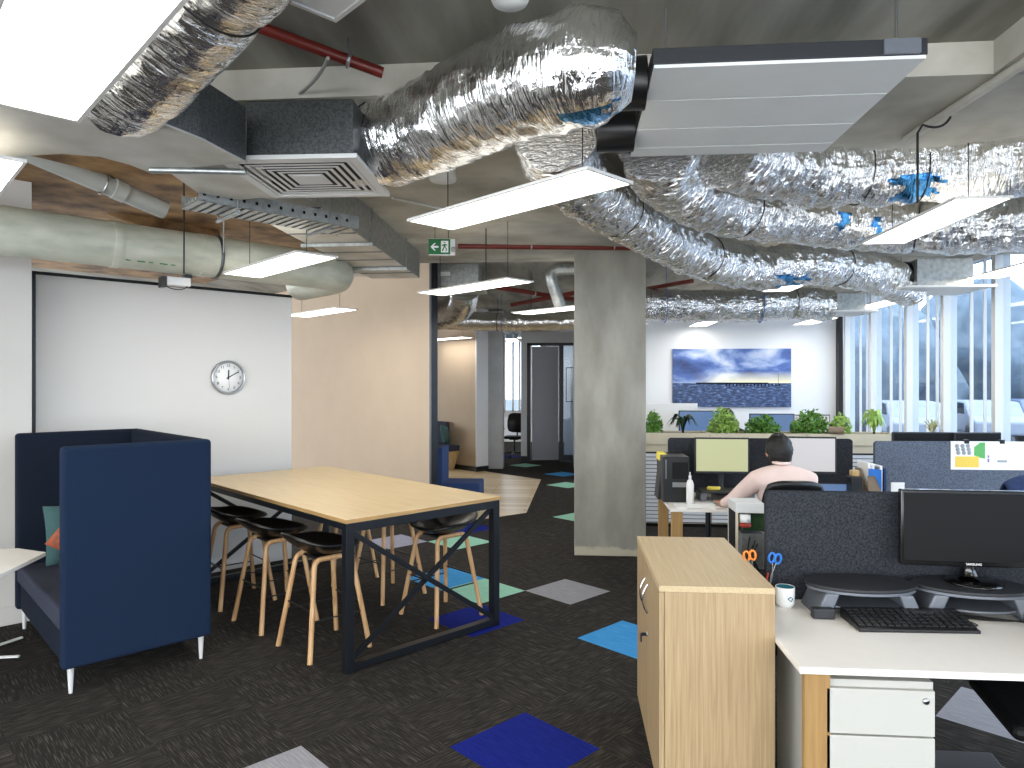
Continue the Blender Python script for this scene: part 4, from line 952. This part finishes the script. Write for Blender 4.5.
# office chairs
def make_chair(name, label, back='black_plastic', loc=(0, 0, 0), rz=0):
    t = thing(name, label, 'office chair', loc, rz)
    for k in range(5):
        an = 2 * PI * k / 5 + .3; c, s = math.cos(an), math.sin(an)
        lg = MB().tube([(0, 0, .11), (c * .30, s * .30, .075)], [.028, .016], 8).build('base_arm', 'black_plastic', t)
        MB().lathe([(0, -.02), (.026, -.02), (.028, 0), (.026, .02), (0, .02)], 16, mat=Matrix.Translation((c * .30, s * .30, .029)) @ Matrix.Rotation(an, 4, 'Z') @ Matrix.Rotation(PI / 2, 4, 'X')).build('caster', 'black_plastic', lg)
    MB().tube([(0, 0, .1), (0, 0, .42)], [.03, .022], 14).build('gas_column', 'black_metal', t)
    MB().box(-.1, .1, -.12, .1, .40, .43).build('mechanism', 'black_metal', t, bevel=.005)
    MB().box(-.245, .245, -.23, .23, .43, .49).build('seat', 'black_matt', t, bevel=.03)
    # backrest at -y, curved
    n = 12; vs = []; fs = []
    for i in range(n + 1):
        for j in range(n + 1):
            u, v = 2 * i / n - 1, j / n; ww = .22 - .03 * (2 * v - 1) ** 4
            z = .56 + .46 * v + (.0 if v < 1 else 0); vs.append((u * ww, -.24 - .04 * math.sin(v * PI) * -1 + .05 * u * u - .05 * v, z - .03 * (u ** 4) * (1 if v > .5 else -1)))
    for i in range(n):
        for j in range(n): fs.append((i * (n + 1) + j, (i + 1) * (n + 1) + j, (i + 1) * (n + 1) + j + 1, i * (n + 1) + j + 1))
    m = MB(); m.add(vs, fs, 0, True); m.build('backrest', back, t, solid=.025)
    MB().tube([(0, -.05, .41), (0, -.27, .43), (0, -.29, .7)], [.02, .02, .016], 10).build('back_spine', 'black_metal', t)
    for s in (-1, 1):
        MB().tube([(s * .2, 0, .42), (s * .29, 0, .43), (s * .29, 0, .64)], .012, 8).build('arm_post', 'black_metal', t)
        MB().box(s * .29 - .03, s * .29 + .03, -.1, .14, .64, .665).build('armrest', 'black_plastic', t, bevel=.01)
    return t
oc = make_chair('office_chair', 'black office chair tucked under the near desk at the right edge', loc=(1.86, 2.80, 0), rz=R(78))
PY = at(783, 520, .6).y * 0 + 5.36; PX = offx(783, PY)
dup(oc, (PX, PY, 0), R(2), 'black office chair in which the person in the pink shirt sits')
for c in C.objects:
    pass
JY0 = 5.25
dup(oc, (offx(1018, JY0), JY0, 0), R(8), 'office chair with a navy jacket over its back at the right edge')
p = at(512, 463, 0); dup(oc, (p.x - .05, p.y + 1.3, 0), R(170), 'black office chair in the far room at the end of the corridor')
YS2 = at(708, 562, 0).y
t = thing('office_stool', 'low black swivel stool under the second desk', 'stool', (offx(708, YS2), YS2, 0))
for k in range(5):
    an = 2 * PI * k / 5; MB().tube([(0, 0, .09), (math.cos(an) * .26, math.sin(an) * .26, .02)], [.025, .014], 8).build('base_arm', 'black_plastic', t)
MB().tube([(0, 0, .08), (0, 0, .5)], .025, 12).build('gas_column', 'black_metal', t); MB().lathe([(0, .5), (.12, .5), (.25, .56), (.25, .6), (.2, .62), (0, .61)], 28).build('seat', 'black_matt', t)
# jacket
JX, JY = offx(1016, JY0) - .03, JY0 - .3
vs = []; fs = []; n = 16
for i in range(n + 1):
    for j in range(n + 1):
        u, v = 2 * i / n - 1, 2 * j / n - 1
        x = u * .26; z = 1.11 - .5 * abs(v) ** 1.3 - .06 * abs(u) ** 3 + .012 * noise.noise(Vector((u * 3, v * 3, 1))); yy = -.05 * (1 if v > 0 else -1) * min(1, abs(v) * 4) + .012 * math.sin(u * 14) * abs(v)
        vs.append((x, yy, z))
for i in range(n):
    for j in range(n): fs.append((i * (n + 1) + j, (i + 1) * (n + 1) + j, (i + 1) * (n + 1) + j + 1, i * (n + 1) + j + 1))
m = MB(); m.add(vs, fs, 0, True); tag(m.build('jacket', 'jacket', loc=(JX, JY, 0), rotz=R(8), solid=.02, sub=1), 'navy jacket hung over an office chair at the right edge', 'jacket')
# footrest under near desk
t = thing('footrest', 'dark meshed footrest on the carpet under the near desk', 'footrest', (offx(955, 3.05), 3.05, 0))
MB().box(-.22, .22, -.15, .15, .05, .075, mat=rot('X', R(14))).build('foot_plate', 'riser_dark', t, bevel=.008); MB().box(-.2, .2, -.12, .12, 0, .03).build('base', 'black_plastic', t)

# second desk (person)
t = thing('desk', 'white desk with oak legs where the person in pink works', 'desk', (offx(670.5, at(670.5, 508.8, ZD).y), at(670.5, 508.8, ZD).y, 0)); YD2 = t.location.y; YP2 = at(720, 438, 1.217).y; DD2 = YP2 - YD2 - .03
MB().box(0, 1.78, 0, DD2, ZD - .025, ZD).build('desktop', 'desk_white', t, bevel=.003)
for x in (.01, 1.66):
    for y in (.02, DD2 - .06): MB().box(x, x + .09, y, y + .035, 0, ZD - .026).build('leg', 'desk_leg', t, bevel=.002)
screen('desk_screen', 'dark grey felt divider behind the pale green monitor', offx(668, YP2), offx(852, YP2), YP2, .60, 1.217, 'felt_dark')
make_monitor('computer_monitor', 'monitor with a pale green screen left of the person in pink', .48, .325, .335, (offx(722, YP2 - .2), YP2 - .2, ZD + .02), 0, 'screen_pale', bez='riser_dark')
make_monitor('computer_monitor', 'monitor with a white spreadsheet right of the person in pink', .48, .33, .345, (offx(808, YP2 - .2), YP2 - .2, ZD + .02), R(-4), 'screen_white', bez='riser_dark')
t = thing('document_tray', 'grey desk tray stand below the pale green monitor', 'tray', (offx(724, YP2 - .4), YP2 - .42, ZD))
MB().box(-.22, .22, -.13, .13, .07, .085).build('tray_top', 'riser_dark', t, bevel=.004)
for s in (-1, 1): MB().box(s * .2 - .025, s * .2 + .025, -.12, .12, 0, .07).build('tray_leg', 'riser_grey', t, bevel=.004)
tag(MB().prism([(-.06, -.03), (.05, -.04), (.07, .02), (-.04, .04)], 0, .025).build('desk_item', 'yellow_paper', loc=(offx(713, YP2 - .42), YP2 - .42, ZD + .085), bevel=.01), 'small yellow item on the grey desk tray', 'desk item')
# computer tower
t = thing('computer_tower', 'black computer tower on the left end of the second desk', 'computer', (offx(676, YD2 + .3), YD2 + .3, ZD))
MB().box(-.11, .11, 0, .4, 0, .385).build('case', 'black_plastic', t, bevel=.008); MB().box(-.03, .10, -.006, 0, .2, .34).build('front_panel', 'black_matt', t); MB().box(-.03, .1, -.008, -.001, .13, .17).build('vent_strip', 'steel', t)
MB().box(-.088, -.078, -.006, 0, .2, .36).build('indicator_strip', 'riser_grey', t)
t = thing('spray_bottle', 'slim white bottle beside the black computer tower', 'bottle', (offx(690, YD2 + .2), YD2 + .2, ZD))
MB().lathe([(0, 0), (.03, 0), (.031, .17), (.022, .2), (.01, .21), (0, .21)], 20).build('bottle_body', 'white_plastic', t); MB().lathe([(.011, .21), (.012, .24), (.004, .245), (.004, .27), (0, .27)], 14).build('cap', 'white_plastic', t)
m = MB(); m.box(-.15, .15, -.1, .1, 0, .006); m.box(-.1, .18, -.12, .06, .006, .01, mat=rot('Z', R(12)))
tag(m.build('paper_stack', 'paper', loc=(offx(694, YD2 + .12), YD2 + .125, ZD)), 'white papers lying on the near corner of the second desk', 'papers')
t = thing('folder', 'yellow topped folders leaning left of the black computer tower', 'folder', (offx(659, YD2 + .45), YD2 + .45, ZD))
MB().box(-.012, .012, 0, .24, 0, .32, mat=rot('Y', R(6))).build('binder', 'black_plastic', t, bevel=.002); MB().box(-.035, .03, .03, .22, .33, .40, mat=rot('Y', R(6))).build('yellow_sheet', 'yellow_paper', t, bevel=.01)
# mess by the cabinet: white box and open computer frame
t = thing('cable_rack', 'open white frame stuffed with cables between cabinet and felt divider', 'rack', (offx(736, 4.0), 4.0, 0))
RW = .19
MB().box(0, RW - .03, 0, .2, .985, 1.04).build('lid', 'white_metal', t, bevel=.003)
for x in (0, RW - .012):
    for y in (0, .188): MB().box(x, x + .012, y, y + .012, 0, .985).build('post', 'planter_ply', t)
MB().box(0, RW, .17, .18, .3, .985).build('back_board', 'riser_dark', t)
MB().box(.05, RW - .01, .05, .14, .88, .98).build('circuit_box', 'leaf_dark', t, bevel=.002); MB().box(.04, RW - .01, .04, .14, .66, .86).build('drive_cage', 'galv', t, bevel=.002)
MB().lathe([(0, 0), (.03, 0), (.03, .045), (0, .045)], 18, c=(.055, .02)).build('jar', 'white_plastic', t, loc=(0, 0, .93)); MB().lathe([(0, 0), (.033, 0), (.033, .02), (0, .02)], 18, c=(.055, .02)).build('jar_base', 'red', t, loc=(0, 0, .905))
m = MB()
for k in range(9):
    q = random.random; m.tube(arc((.03 + q() * .12, .02, .6 + q() * .3), (q() * .2, -.02, .5 + q() * .3), (.03 + q() * .13, .02, .45 + q() * .4), 6), .004, 5)
m.build('cables', 'wire_black', t)
# far right divider, calendar
YP3 = at(874, 441, 1.217).y
sc3 = screen('desk_screen', 'light grey felt divider carrying the wall calendar at right', offx(874, YP3), 4.5, YP3, .5, 1.217, 'felt_light')
t = thing('calendar', 'paper calendar with a yellow and green map clipped to the light grey divider', 'calendar', (offx(951, YP3 - .03), YP3 - .022, 1.212))
MB().box(0, .66, -.006, -.001, -.235, .01).build('sheet', 'paper', t)
m = MB().box(.035, .23, -.0075, -.006, -.215, -.12); m.build('yellow_panel', 'yellow_print', t)
MB().prism([(.19, -.11), (.19, -.04), (.24, -.0), (.28, .0), (.28, -.14), (.235, -.13)], .0062, .0074, mat=Matrix.Rotation(PI / 2, 4, 'X')).build('green_map', 'green_print', t)
m = MB(); 
for k in range(9): m.lathe([(0, 0), (.018, 0), (.018, .001), (0, .001)], 12, mat=rot('X', PI / 2, (.05 + (k % 3) * .045 + (k // 3) * .006, -.0062, -.03 - (k // 3) * .03)))
m.build('printed_dots', 'grey_print', t)
MB().box(.3, .315, -.0072, -.006, -.13, -.11).box(.3, .315, -.0072, -.006, -.17, -.137).build('purple_marks', 'purple_print', t)
MB().box(.38, .46, -.0072, -.006, -.17, -.15).build('grey_marks', 'grey_print', t)
for x in (.13, .42): MB().box(x - .02, x + .02, -.012, .02, -.01, .025).build('clip', 'black_metal', t, bevel=.003)
# desk 3
t = thing('desk', 'white desk hidden behind the near felt divider at right', 'desk', (offx(874, YP3) - .05, YP3 - .9, 0))
MB().box(0, 1.7, 0, .85, ZD - .025, ZD).build('desktop', 'desk_white', t, bevel=.003)
for x in (.03, 1.6): MB().box(x, x + .05, .05, .78, 0, ZD - .026).build('leg', 'desk_leg', t)
tag(MB().box(-.12, .12, -.1, .1, 0, .10).build('white_box', 'paper', loc=(offx(964, YP3 - .5), YP3 - .5, ZD), bevel=.003), 'flat white box behind the black monitor top edge', 'box')
# magazine holder and files
t = thing('magazine_file', 'brown and blue magazine file full of papers beside the light grey divider', 'magazine file', (offx(868, YP3 - .6), YP3 - .6, ZD))
MB().prism([(0, 0), (.25, 0), (.25, .31), (.16, .31), (0, .16)], 0, .008, mat=rot('Z', PI / 2, (0, 0, 0)) @ Matrix.Rotation(PI / 2, 4, 'X')).build('side_board', 'cardboard', t)
MB().box(0, .1, 0, .006, 0, .27).build('front_board', 'cardboard', t); MB().box(0, .1, .0, .25, 0, .006).build('bottom_board', 'cardboard', t)
MB().prism([(0, .27), (.05, .27), (.1, .15), (.1, .32), (0, .33)], .0065, .009, mat=Matrix.Rotation(PI / 2, 4, 'X')).build('blue_edge', 'blue_plastic', t)
for k, (mt, h2, lb) in enumerate([('paper', .34, 'white bound report standing in the magazine file, leftmost'), ('paper', .33, 'white report standing second in the magazine file'), ('felt_light', .31, 'grey folder standing among the white reports'), ('paper', .32, 'white report standing right of the grey folder'), ('blue_fabric', .30, 'blue folder standing at the right end of the reports')]):
    tag(MB().box(0, .018, 0, .22, 0, h2 + .02).build('report', mt, loc=(offx(869, YP3 - .6) + .012 + k * .03, YP3 - .56, ZD + .006), bevel=.002), lb, 'report')
t = thing('photo_card', 'pale patterned card standing right of the reports', 'card', (offx(898, YP3 - .6), YP3 - .6, ZD)); MB().box(-.05, .05, 0, .008, 0, .22).build('card_sheet', 'paper', t); MB().lathe([(.0, 0), (.03, .0), (.03, .001), (0, .001)], 12, mat=rot('X', PI / 2, (0, 0, .12))).build('printed_flower', 'green_print', t)
t = thing('pen_box', 'black pen box left of the magazine file', 'box', (offx(857, YP3 - .6), YP3 - .6, ZD)); MB().box(-.045, .045, 0, .1, 0, .26).build('bin_body', 'black_plastic', t, bevel=.006); MB().box(-.03, .03, .02, .08, .26, .31).build('contents', 'cabinet_ply', t, bevel=.01)
t = thing('laptop', 'open laptop with its lid toward the person in pink', 'laptop', (offx(838, YP3 - .65), YP3 - .65, ZD)); MB().box(-.15, .15, -.1, .1, 0, .015).build('keyboard_deck', 'riser_dark', t, bevel=.003)
MB().box(-.15, .15, -.005, .003, 0, .20, mat=rot('X', R(-28), (0, .1, .012))).build('lid', 'black_plastic', t, bevel=.003); MB().box(-.14, .14, -.0065, -.005, .012, .19, mat=rot('X', R(-28), (0, .1, .012))).build('screen', 'screen_blue', t)
# planter cabinets
PYY = at(670, 527, 0).y
k = 0
xs = [.55, 1.68, 2.81, offx(899, PYY)]
tags_ = ['white slatted tambour cabinet nearest the concrete column under the plants', 'middle tambour cabinet under the plants', 'tambour cabinet under the plants nearest the windows']
for i in range(3):
    t = thing('tambour_cabinet', tags_[i], 'cabinet', (xs[i], PYY, 0), 0, 'tambour cabinets under the plants')
    W = xs[i + 1] - xs[i] - .006
    MB().box(0, W, .02, .45, .04, .99).build('carcass', 'planter_ply', t, bevel=.002)
    m = MB()
    for q in range(18): m.box(.02, W - .02, .004, .02, .06 + q * .046, .06 + q * .046 + .037)
    m.build('tambour_door', 'tambour', t); MB().box(.015, W - .015, .012, .021, .05, .9).build('door_track', 'groove', t)
    MB().box(.03, W - .03, .03, .42, 0, .04).build('plinth', 'black_matt', t)
    t = thing('planter_trough', 'pale timber planter trough %s' % ('on the cabinet nearest the column', 'on the middle tambour cabinet', 'on the cabinet nearest the windows')[i], 'planter', (xs[i], PYY, .991), 0, 'planter troughs')
    MB().box(0, W, 0, .02, 0, .137).box(0, W, .4, .42, 0, .137).box(0, .02, .02, .4, 0, .137).box(W - .02, W, .02, .4, 0, .137).box(.02, W - .02, .02, .4, 0, .02).build('trough_box', 'planter_ply', t, bevel=.002)
    MB().box(.021, W - .021, .021, .399, .02, .115).build('soil', 'soil', t)
def leafy(name, label, x, w_, h, mt, kind, y=PYY + .2, z=1.10, seed=0, n=260):
    rnd = random.Random(seed); t = thing(name, label, 'plant', (x, y, z))
    m = MB(); stems = MB()
    for k in range(n):
        if kind == 'bush':
            th = rnd.random() * 2 * PI; ph = math.acos(rnd.random()); rr = rnd.random() ** .4
            c = Vector((math.cos(th) * math.sin(ph) * w_ / 2 * rr, math.sin(th) * math.sin(ph) * .16 * rr, h * math.cos(ph) * rr * (1 + .25 * rnd.random()) + .02)); s = .018 + rnd.random() * .02
            d = Vector((rnd.uniform(-1, 1), rnd.uniform(-1, 1), rnd.uniform(-.6, 1))).normalized(); e_ = d.cross(Vector((rnd.uniform(-1, 1), rnd.uniform(-1, 1), rnd.uniform(-1, 1)))).normalized()
            m.add([c - d * s, c + e_ * s * .5, c + d * s, c - e_ * s * .5], [(0, 1, 2, 3)])
        else:
            th = rnd.random() * 2 * PI; ln_ = h * (.7 + .5 * rnd.random()); out = w_ / 2 * (.45 + .6 * rnd.random()); pr = None; wl = (.012 if kind == 'spiky' else .024)
            for q in range(7):
                u = q / 6; rr = out * u ** 1.3; zz = ln_ * math.sin(min(u * (1.9 if kind == 'spiky' else 2.7), 2.7)); c = Vector((math.cos(th) * rr, math.sin(th) * rr * .6, zz + .01)); sd = Vector((-math.sin(th), math.cos(th), .3)) * wl * math.sin(PI * (.08 + .9 * u))
                if pr: m.add([pr[0], pr[1], c + sd, c - sd], [(0, 1, 2, 3)])
                pr = (c - sd, c + sd)
    if kind == 'bush':
        for k in range(12):
            th = rnd.random() * 2 * PI; stems.tube([(0, 0, 0), (math.cos(th) * w_ * .3, math.sin(th) * .1, h * .7)], .003, 4)
    else: stems.tube([(0, 0, 0), (0, 0, .04)], .015, 8)
    m.build('foliage', mt, t); stems.build('stem', 'leaf_dark', t)
def ox9(px): return offx(px, PYY + .2)
leafy('potted_plant', 'small green plant in the trough right beside the concrete column', ox9(654), .22, .23, 'leaf_green', 'bush', seed=1, n=380)
leafy('potted_plant', 'dark spiky leaved plant second from the column', ox9(683), .42, .20, 'leaf_dark', 'arch', seed=2, n=22)
leafy('potted_plant', 'yellow green bushy plant below the left half of the picture', ox9(723), .40, .27, 'leaf_light', 'bush', seed=3, n=700)
leafy('potted_plant', 'wide mid green plant below the right half of the picture', ox9(762), .44, .20, 'leaf_green', 'bush', seed=4, n=700)
leafy('potted_plant', 'bushy green plant just right of the person head', ox9(811), .50, .25, 'leaf_green', 'bush', seed=5, n=800)
leafy('potted_plant', 'light fern like plant at the back wall corner', ox9(841), .26, .22, 'leaf_light', 'bush', seed=6, n=260)
leafy('potted_plant', 'fresh green long leaved plant in front of the first window', ox9(874), .36, .26, 'leaf_light', 'arch', seed=7, n=40)
leafy('potted_plant', 'pale spiky plant in front of the windows behind the light grey divider', offx(932, PYY + .2), .26, .18, 'leaf_pale', 'spiky', seed=8, n=26, z=1.08)
t = thing('planter_trough', 'short trough behind the light grey divider under the pale spiky plant', 'planter', (offx(932, PYY + .2) - .1, PYY + .05, 0)); MB().box(-.1, .3, 0, .3, .0, 1.07).build('trough_box', 'planter_ply', t, bevel=.003)
tag(MB().tube([(offx(836, PYY) - .08, PYY + .02, 1.17), (offx(836, PYY) + .08, PYY - .03, 1.17)], .045, 16).build('rolled_tube', 'cardboard'), 'brown cylinder lying on the planter trough', 'tube')
# far desks behind the planters
t = thing('desk', 'long white desk behind the plants', 'desk', (1.1, 9.6, 0)); MB().box(0, 3.2, 0, 1.4, ZD - .025, ZD).build('desktop', 'desk_white', t)
for x in (.05, 3.1): MB().box(x, x + .05, .1, 1.3, 0, ZD - .026).build('leg', 'desk_leg', t)
def ox10(px): return offx(px, 10.0)
make_monitor('computer_monitor', 'blue lit monitor behind the plants left of the dark head', .62, .36, .44, (ox10(701), 10.0, ZD), 0, 'screen_blue', bez='riser_dark')
make_monitor('computer_monitor', 'wide monitor behind the plants under the picture right edge', .62, .36, .40, (ox10(772), 10.0, ZD), 0, 'screen_blue', bez='riser_dark')
make_monitor('computer_monitor', 'white backed monitor behind the plants under the right end of the picture', .64, .36, .38, (ox10(812), 10.2, ZD), 0, 'screen_white', bez='riser_dark')
make_monitor('computer_monitor', 'dark monitor top showing over the light grey divider, left one', .60, .36, .352, (offx(925, YP3 + .7), YP3 + .7, ZD), 0, 'black_matt', bez='riser_dark')
make_monitor('computer_monitor', 'dark monitor top showing over the light grey divider behind the calendar', .46, .36, .352, (offx(978, YP3 + .7), YP3 + .7, ZD), R(6), 'black_matt', bez='riser_dark')
t = thing('desk', 'white desk behind the light grey divider', 'desk', (offx(880, YP3 + .2), YP3 + .05, 0)); MB().box(0, 1.5, 0, 1.0, ZD - .025, ZD).build('desktop', 'desk_white', t)
for x in (.03, 1.42): MB().box(x, x + .05, .1, .9, 0, ZD - .026).build('leg', 'desk_leg', t)
tag(MB().box(-.55, .55, 0, .03, .73, 1.43).build('whiteboard', 'paper', loc=(ox10(660) + .05, 10.4, 0), bevel=.004), 'white board standing on the far desk beside the column', 'whiteboard')
# painting
Wp = offx(790, YB) - offx(672, YB); Hp = (407 - 349) / F * 12.1
pz = H + (384 - 378) / F * 12.1
t = thing('wall_picture', 'large blue seascape photograph with a pier on the back wall', 'picture', (offx(731, YB), YB - .02, pz))
MB().box(-Wp / 2, Wp / 2, -.02, .019, -Hp / 2, Hp / 2).build('print', 'seascape_print', t)
m = MB(); m.box(-.35 * Wp + .1, Wp / 2 * .62, -.0215, -.0202, -.105, -.080)
for k in range(16): x = -.1 + k * .06; m.box(x, x + .02, -.0215, -.0202, -.145, -.098)
m.box(.79, .795, -.0215, -.0202, -.1, .08); m.build('pier', 'navy_dark', t)

# ------------------------------------------------------------ PEOPLE
def skinned(name, matn, V, E, Rr, parent=None, sub=2, root=0, loc=None):
    me = bpy.data.meshes.new(name); me.from_pydata(V, E, []); me.materials.append(M[matn])
    o = bpy.data.objects.new(name, me); C.objects.link(o)
    if parent: o.parent = parent
    if loc is not None: o.location = loc
    sk = o.modifiers.new('skin', 'SKIN'); sk.use_smooth_shade = True
    dat = me.skin_vertices[0].data if me.skin_vertices else None
    if dat is None:
        bm2 = bmesh.new(); bm2.from_mesh(me); bm2.verts.layers.skin.verify(); bm2.to_mesh(me); bm2.free(); dat = me.skin_vertices[0].data
    for i, r in enumerate(Rr):
        r = r if isinstance(r, tuple) else (r, r); dat[i].radius = r; dat[i].use_root = (i == root)
    md = o.modifiers.new('sub', 'SUBSURF'); md.levels = sub; md.render_levels = sub
    return o
def person(label, loc, rz, shirt, reach=True):
    # faces +y, seated at origin
    V = []; E = []; Rr = []
    def v(p, r, par=None):
        V.append(p); Rr.append(r); i = len(V) - 1
        if par is not None: E.append((par, i))
        return i
    pel = v((0, -.05, .56), (.15, .12)); ab = v((0, -.04, .70), (.135, .10), pel); ch = v((0, .0, .86), (.145, .09), ab); ut = v((0, .025, .96), (.11, .055), ch)
    nk = v((0, .035, 1.06), .046, ut); hb = v((0, .06, 1.14), (.068, .075), nk); hm = v((0, .075, 1.21), (.076, .092), hb); ht = v((0, .07, 1.27), (.062, .075), hm)
    arms = {}
    for s in (-1, 1):
        sh = v((s * .18, .01, .98), .054, ut)
        el = v((s * (.33 if s < 0 else .26), .16, .80), .042, sh); wr = v((s * (.34 if s < 0 else .2), .38, .745), .027, el); pm = v((s * (.33 if s < 0 else .2), .44, .742), (.034, .016), wr)
        for f in range(4):
            bx = V[pm][0] + (f - 1.5) * .019; L_ = (.07, .08, .075, .06)[f]
            k1 = v((bx, .475, .745), .009, pm); k2 = v((bx, .475 + L_ * .55, .742), .008, k1); v((bx, .475 + L_, .734), .0068, k2)
        th = v((V[pm][0] - s * .035, .43, .74), .0095, pm); v((V[pm][0] - s * .045, .46, .737), .008, th)
        hp = v((s * .09, .02, .54), .085, pel); kn = v((s * .13, .42, .52), .058, hp); ak = v((s * .13, .42, .11), .035, kn); v((s * .13, .54, .045), (.035, .03), ak)
    body = skinned('person', 'skin', V, E, Rr)
    body.location = loc; body.rotation_euler = (0, 0, rz)
    tag(body, label, 'person')
    # shirt
    V2 = []; E2 = []; R2 = []; V, E, Rr = V2, E2, R2
    def v(p, r, par=None):
        V2.append(p); R2.append(r); i = len(V2) - 1
        if par is not None: E2.append((par, i))
        return i
    a = v((0, -.055, .57), (.175, .135)); b = v((0, -.05, .72), (.165, .125), a); c = v((0, -.01, .89), (.20, .155), b); d = v((0, .004, 1.02), (.18, .125), c); nk = v((0, .03, 1.115), (.072, .072), d)
    for s in (-1, 1):
        sh = v((s * .20, .0, .985), .08, d); el = v((s * (.335 if s < 0 else .27), .16, .80), .058, sh); wr = v((s * (.345 if s < 0 else .2), .34, .752), .04, el)
    skinned('shirt', shirt, V2, E2, R2, parent=body)
    # collar
    MB().tube([(.060 * math.cos(q), .035 + .058 * math.sin(q), 1.125 + .010 * math.sin(q)) for q in [2 * PI * i / 24 for i in range(25)]], .014, 8, cap=False).build('collar', shirt, body)
    V3 = [(0, -.05, .55)]; E3 = []; R3 = [(.17, .13)]
    for s in (-1, 1):
        i = len(V3); V3 += [(s * .09, .02, .545), (s * .13, .43, .525), (s * .13, .425, .14)]; R3 += [.098, .07, .055]; E3 += [(0, i), (i, i + 1), (i + 1, i + 2)]
    skinned('trousers', 'trousers', V3, E3, R3, parent=body)
    for s in (-1, 1): skinned('shoe', 'shoe', [(s * .13, .41, .06), (s * .13, .50, .045), (s * .13, .58, .035)], [(0, 1), (1, 2)], [.045, (.045, .04), (.038, .028)], parent=body)
    # hair
    vs = []; fs = []; k = 20; n = 32
    for i in range(k + 1):
        t_ = PI * i / k
        for j in range(n):
            ph = 2 * PI * j / n; dd = Vector((math.sin(t_) * math.cos(ph), math.sin(t_) * math.sin(ph), math.cos(t_)))
            r3 = 1 + .09 * noise.noise(dd * 5) + .05 * noise.noise(dd * 14)
            p_ = Vector((dd.x * .098, dd.y * .112, dd.z * (.125 if dd.z > 0 else .15))) * r3
            if dd.y > .3 and p_.z < .045: p_ = p_ * .78          # leave the face free
            vs.append((p_.x, p_.y + .062, p_.z + 1.215))
    for i in range(k):
        for j in range(n): fs.append((i * n + j, (i + 1) * n + j, (i + 1) * n + (j + 1) % n, i * n + (j + 1) % n))
    m = MB(); m.add(vs, fs, 0, True); m.build('hair', 'hair', body)
    for s in (-1, 1):
        e_ = MB(); blob(e_, (0, 0, 0), 1, 2, 8); e_.v = [Vector((q.x * .009, q.y * .018, q.z * .03)) for q in e_.v]; e_.build('ear', 'skin', body, loc=(s * .09, .07, 1.19))
        e_ = MB(); blob(e_, (0, 0, 0), .010, 2, 6); e_.build('eye', 'paper', body, loc=(s * .03, .158, 1.205))
    MB().tube([(0, .155, 1.21), (0, .18, 1.175)], [.007, .013], 8).build('nose', 'skin', body)
    MB().tube([(-.022, .155, 1.14), (0, .163, 1.14), (.022, .155, 1.14)], .005, 6).build('mouth', 'red', body)
    return body
person('person with short black hair in a pale pink shirt seated with back to the camera', (PX, PY + .02, .0), R(4), 'shirt')
person('person with dark hair mostly hidden behind the yellow green plant', (ox10(716), 9.25, .06), 0, 'trousers')
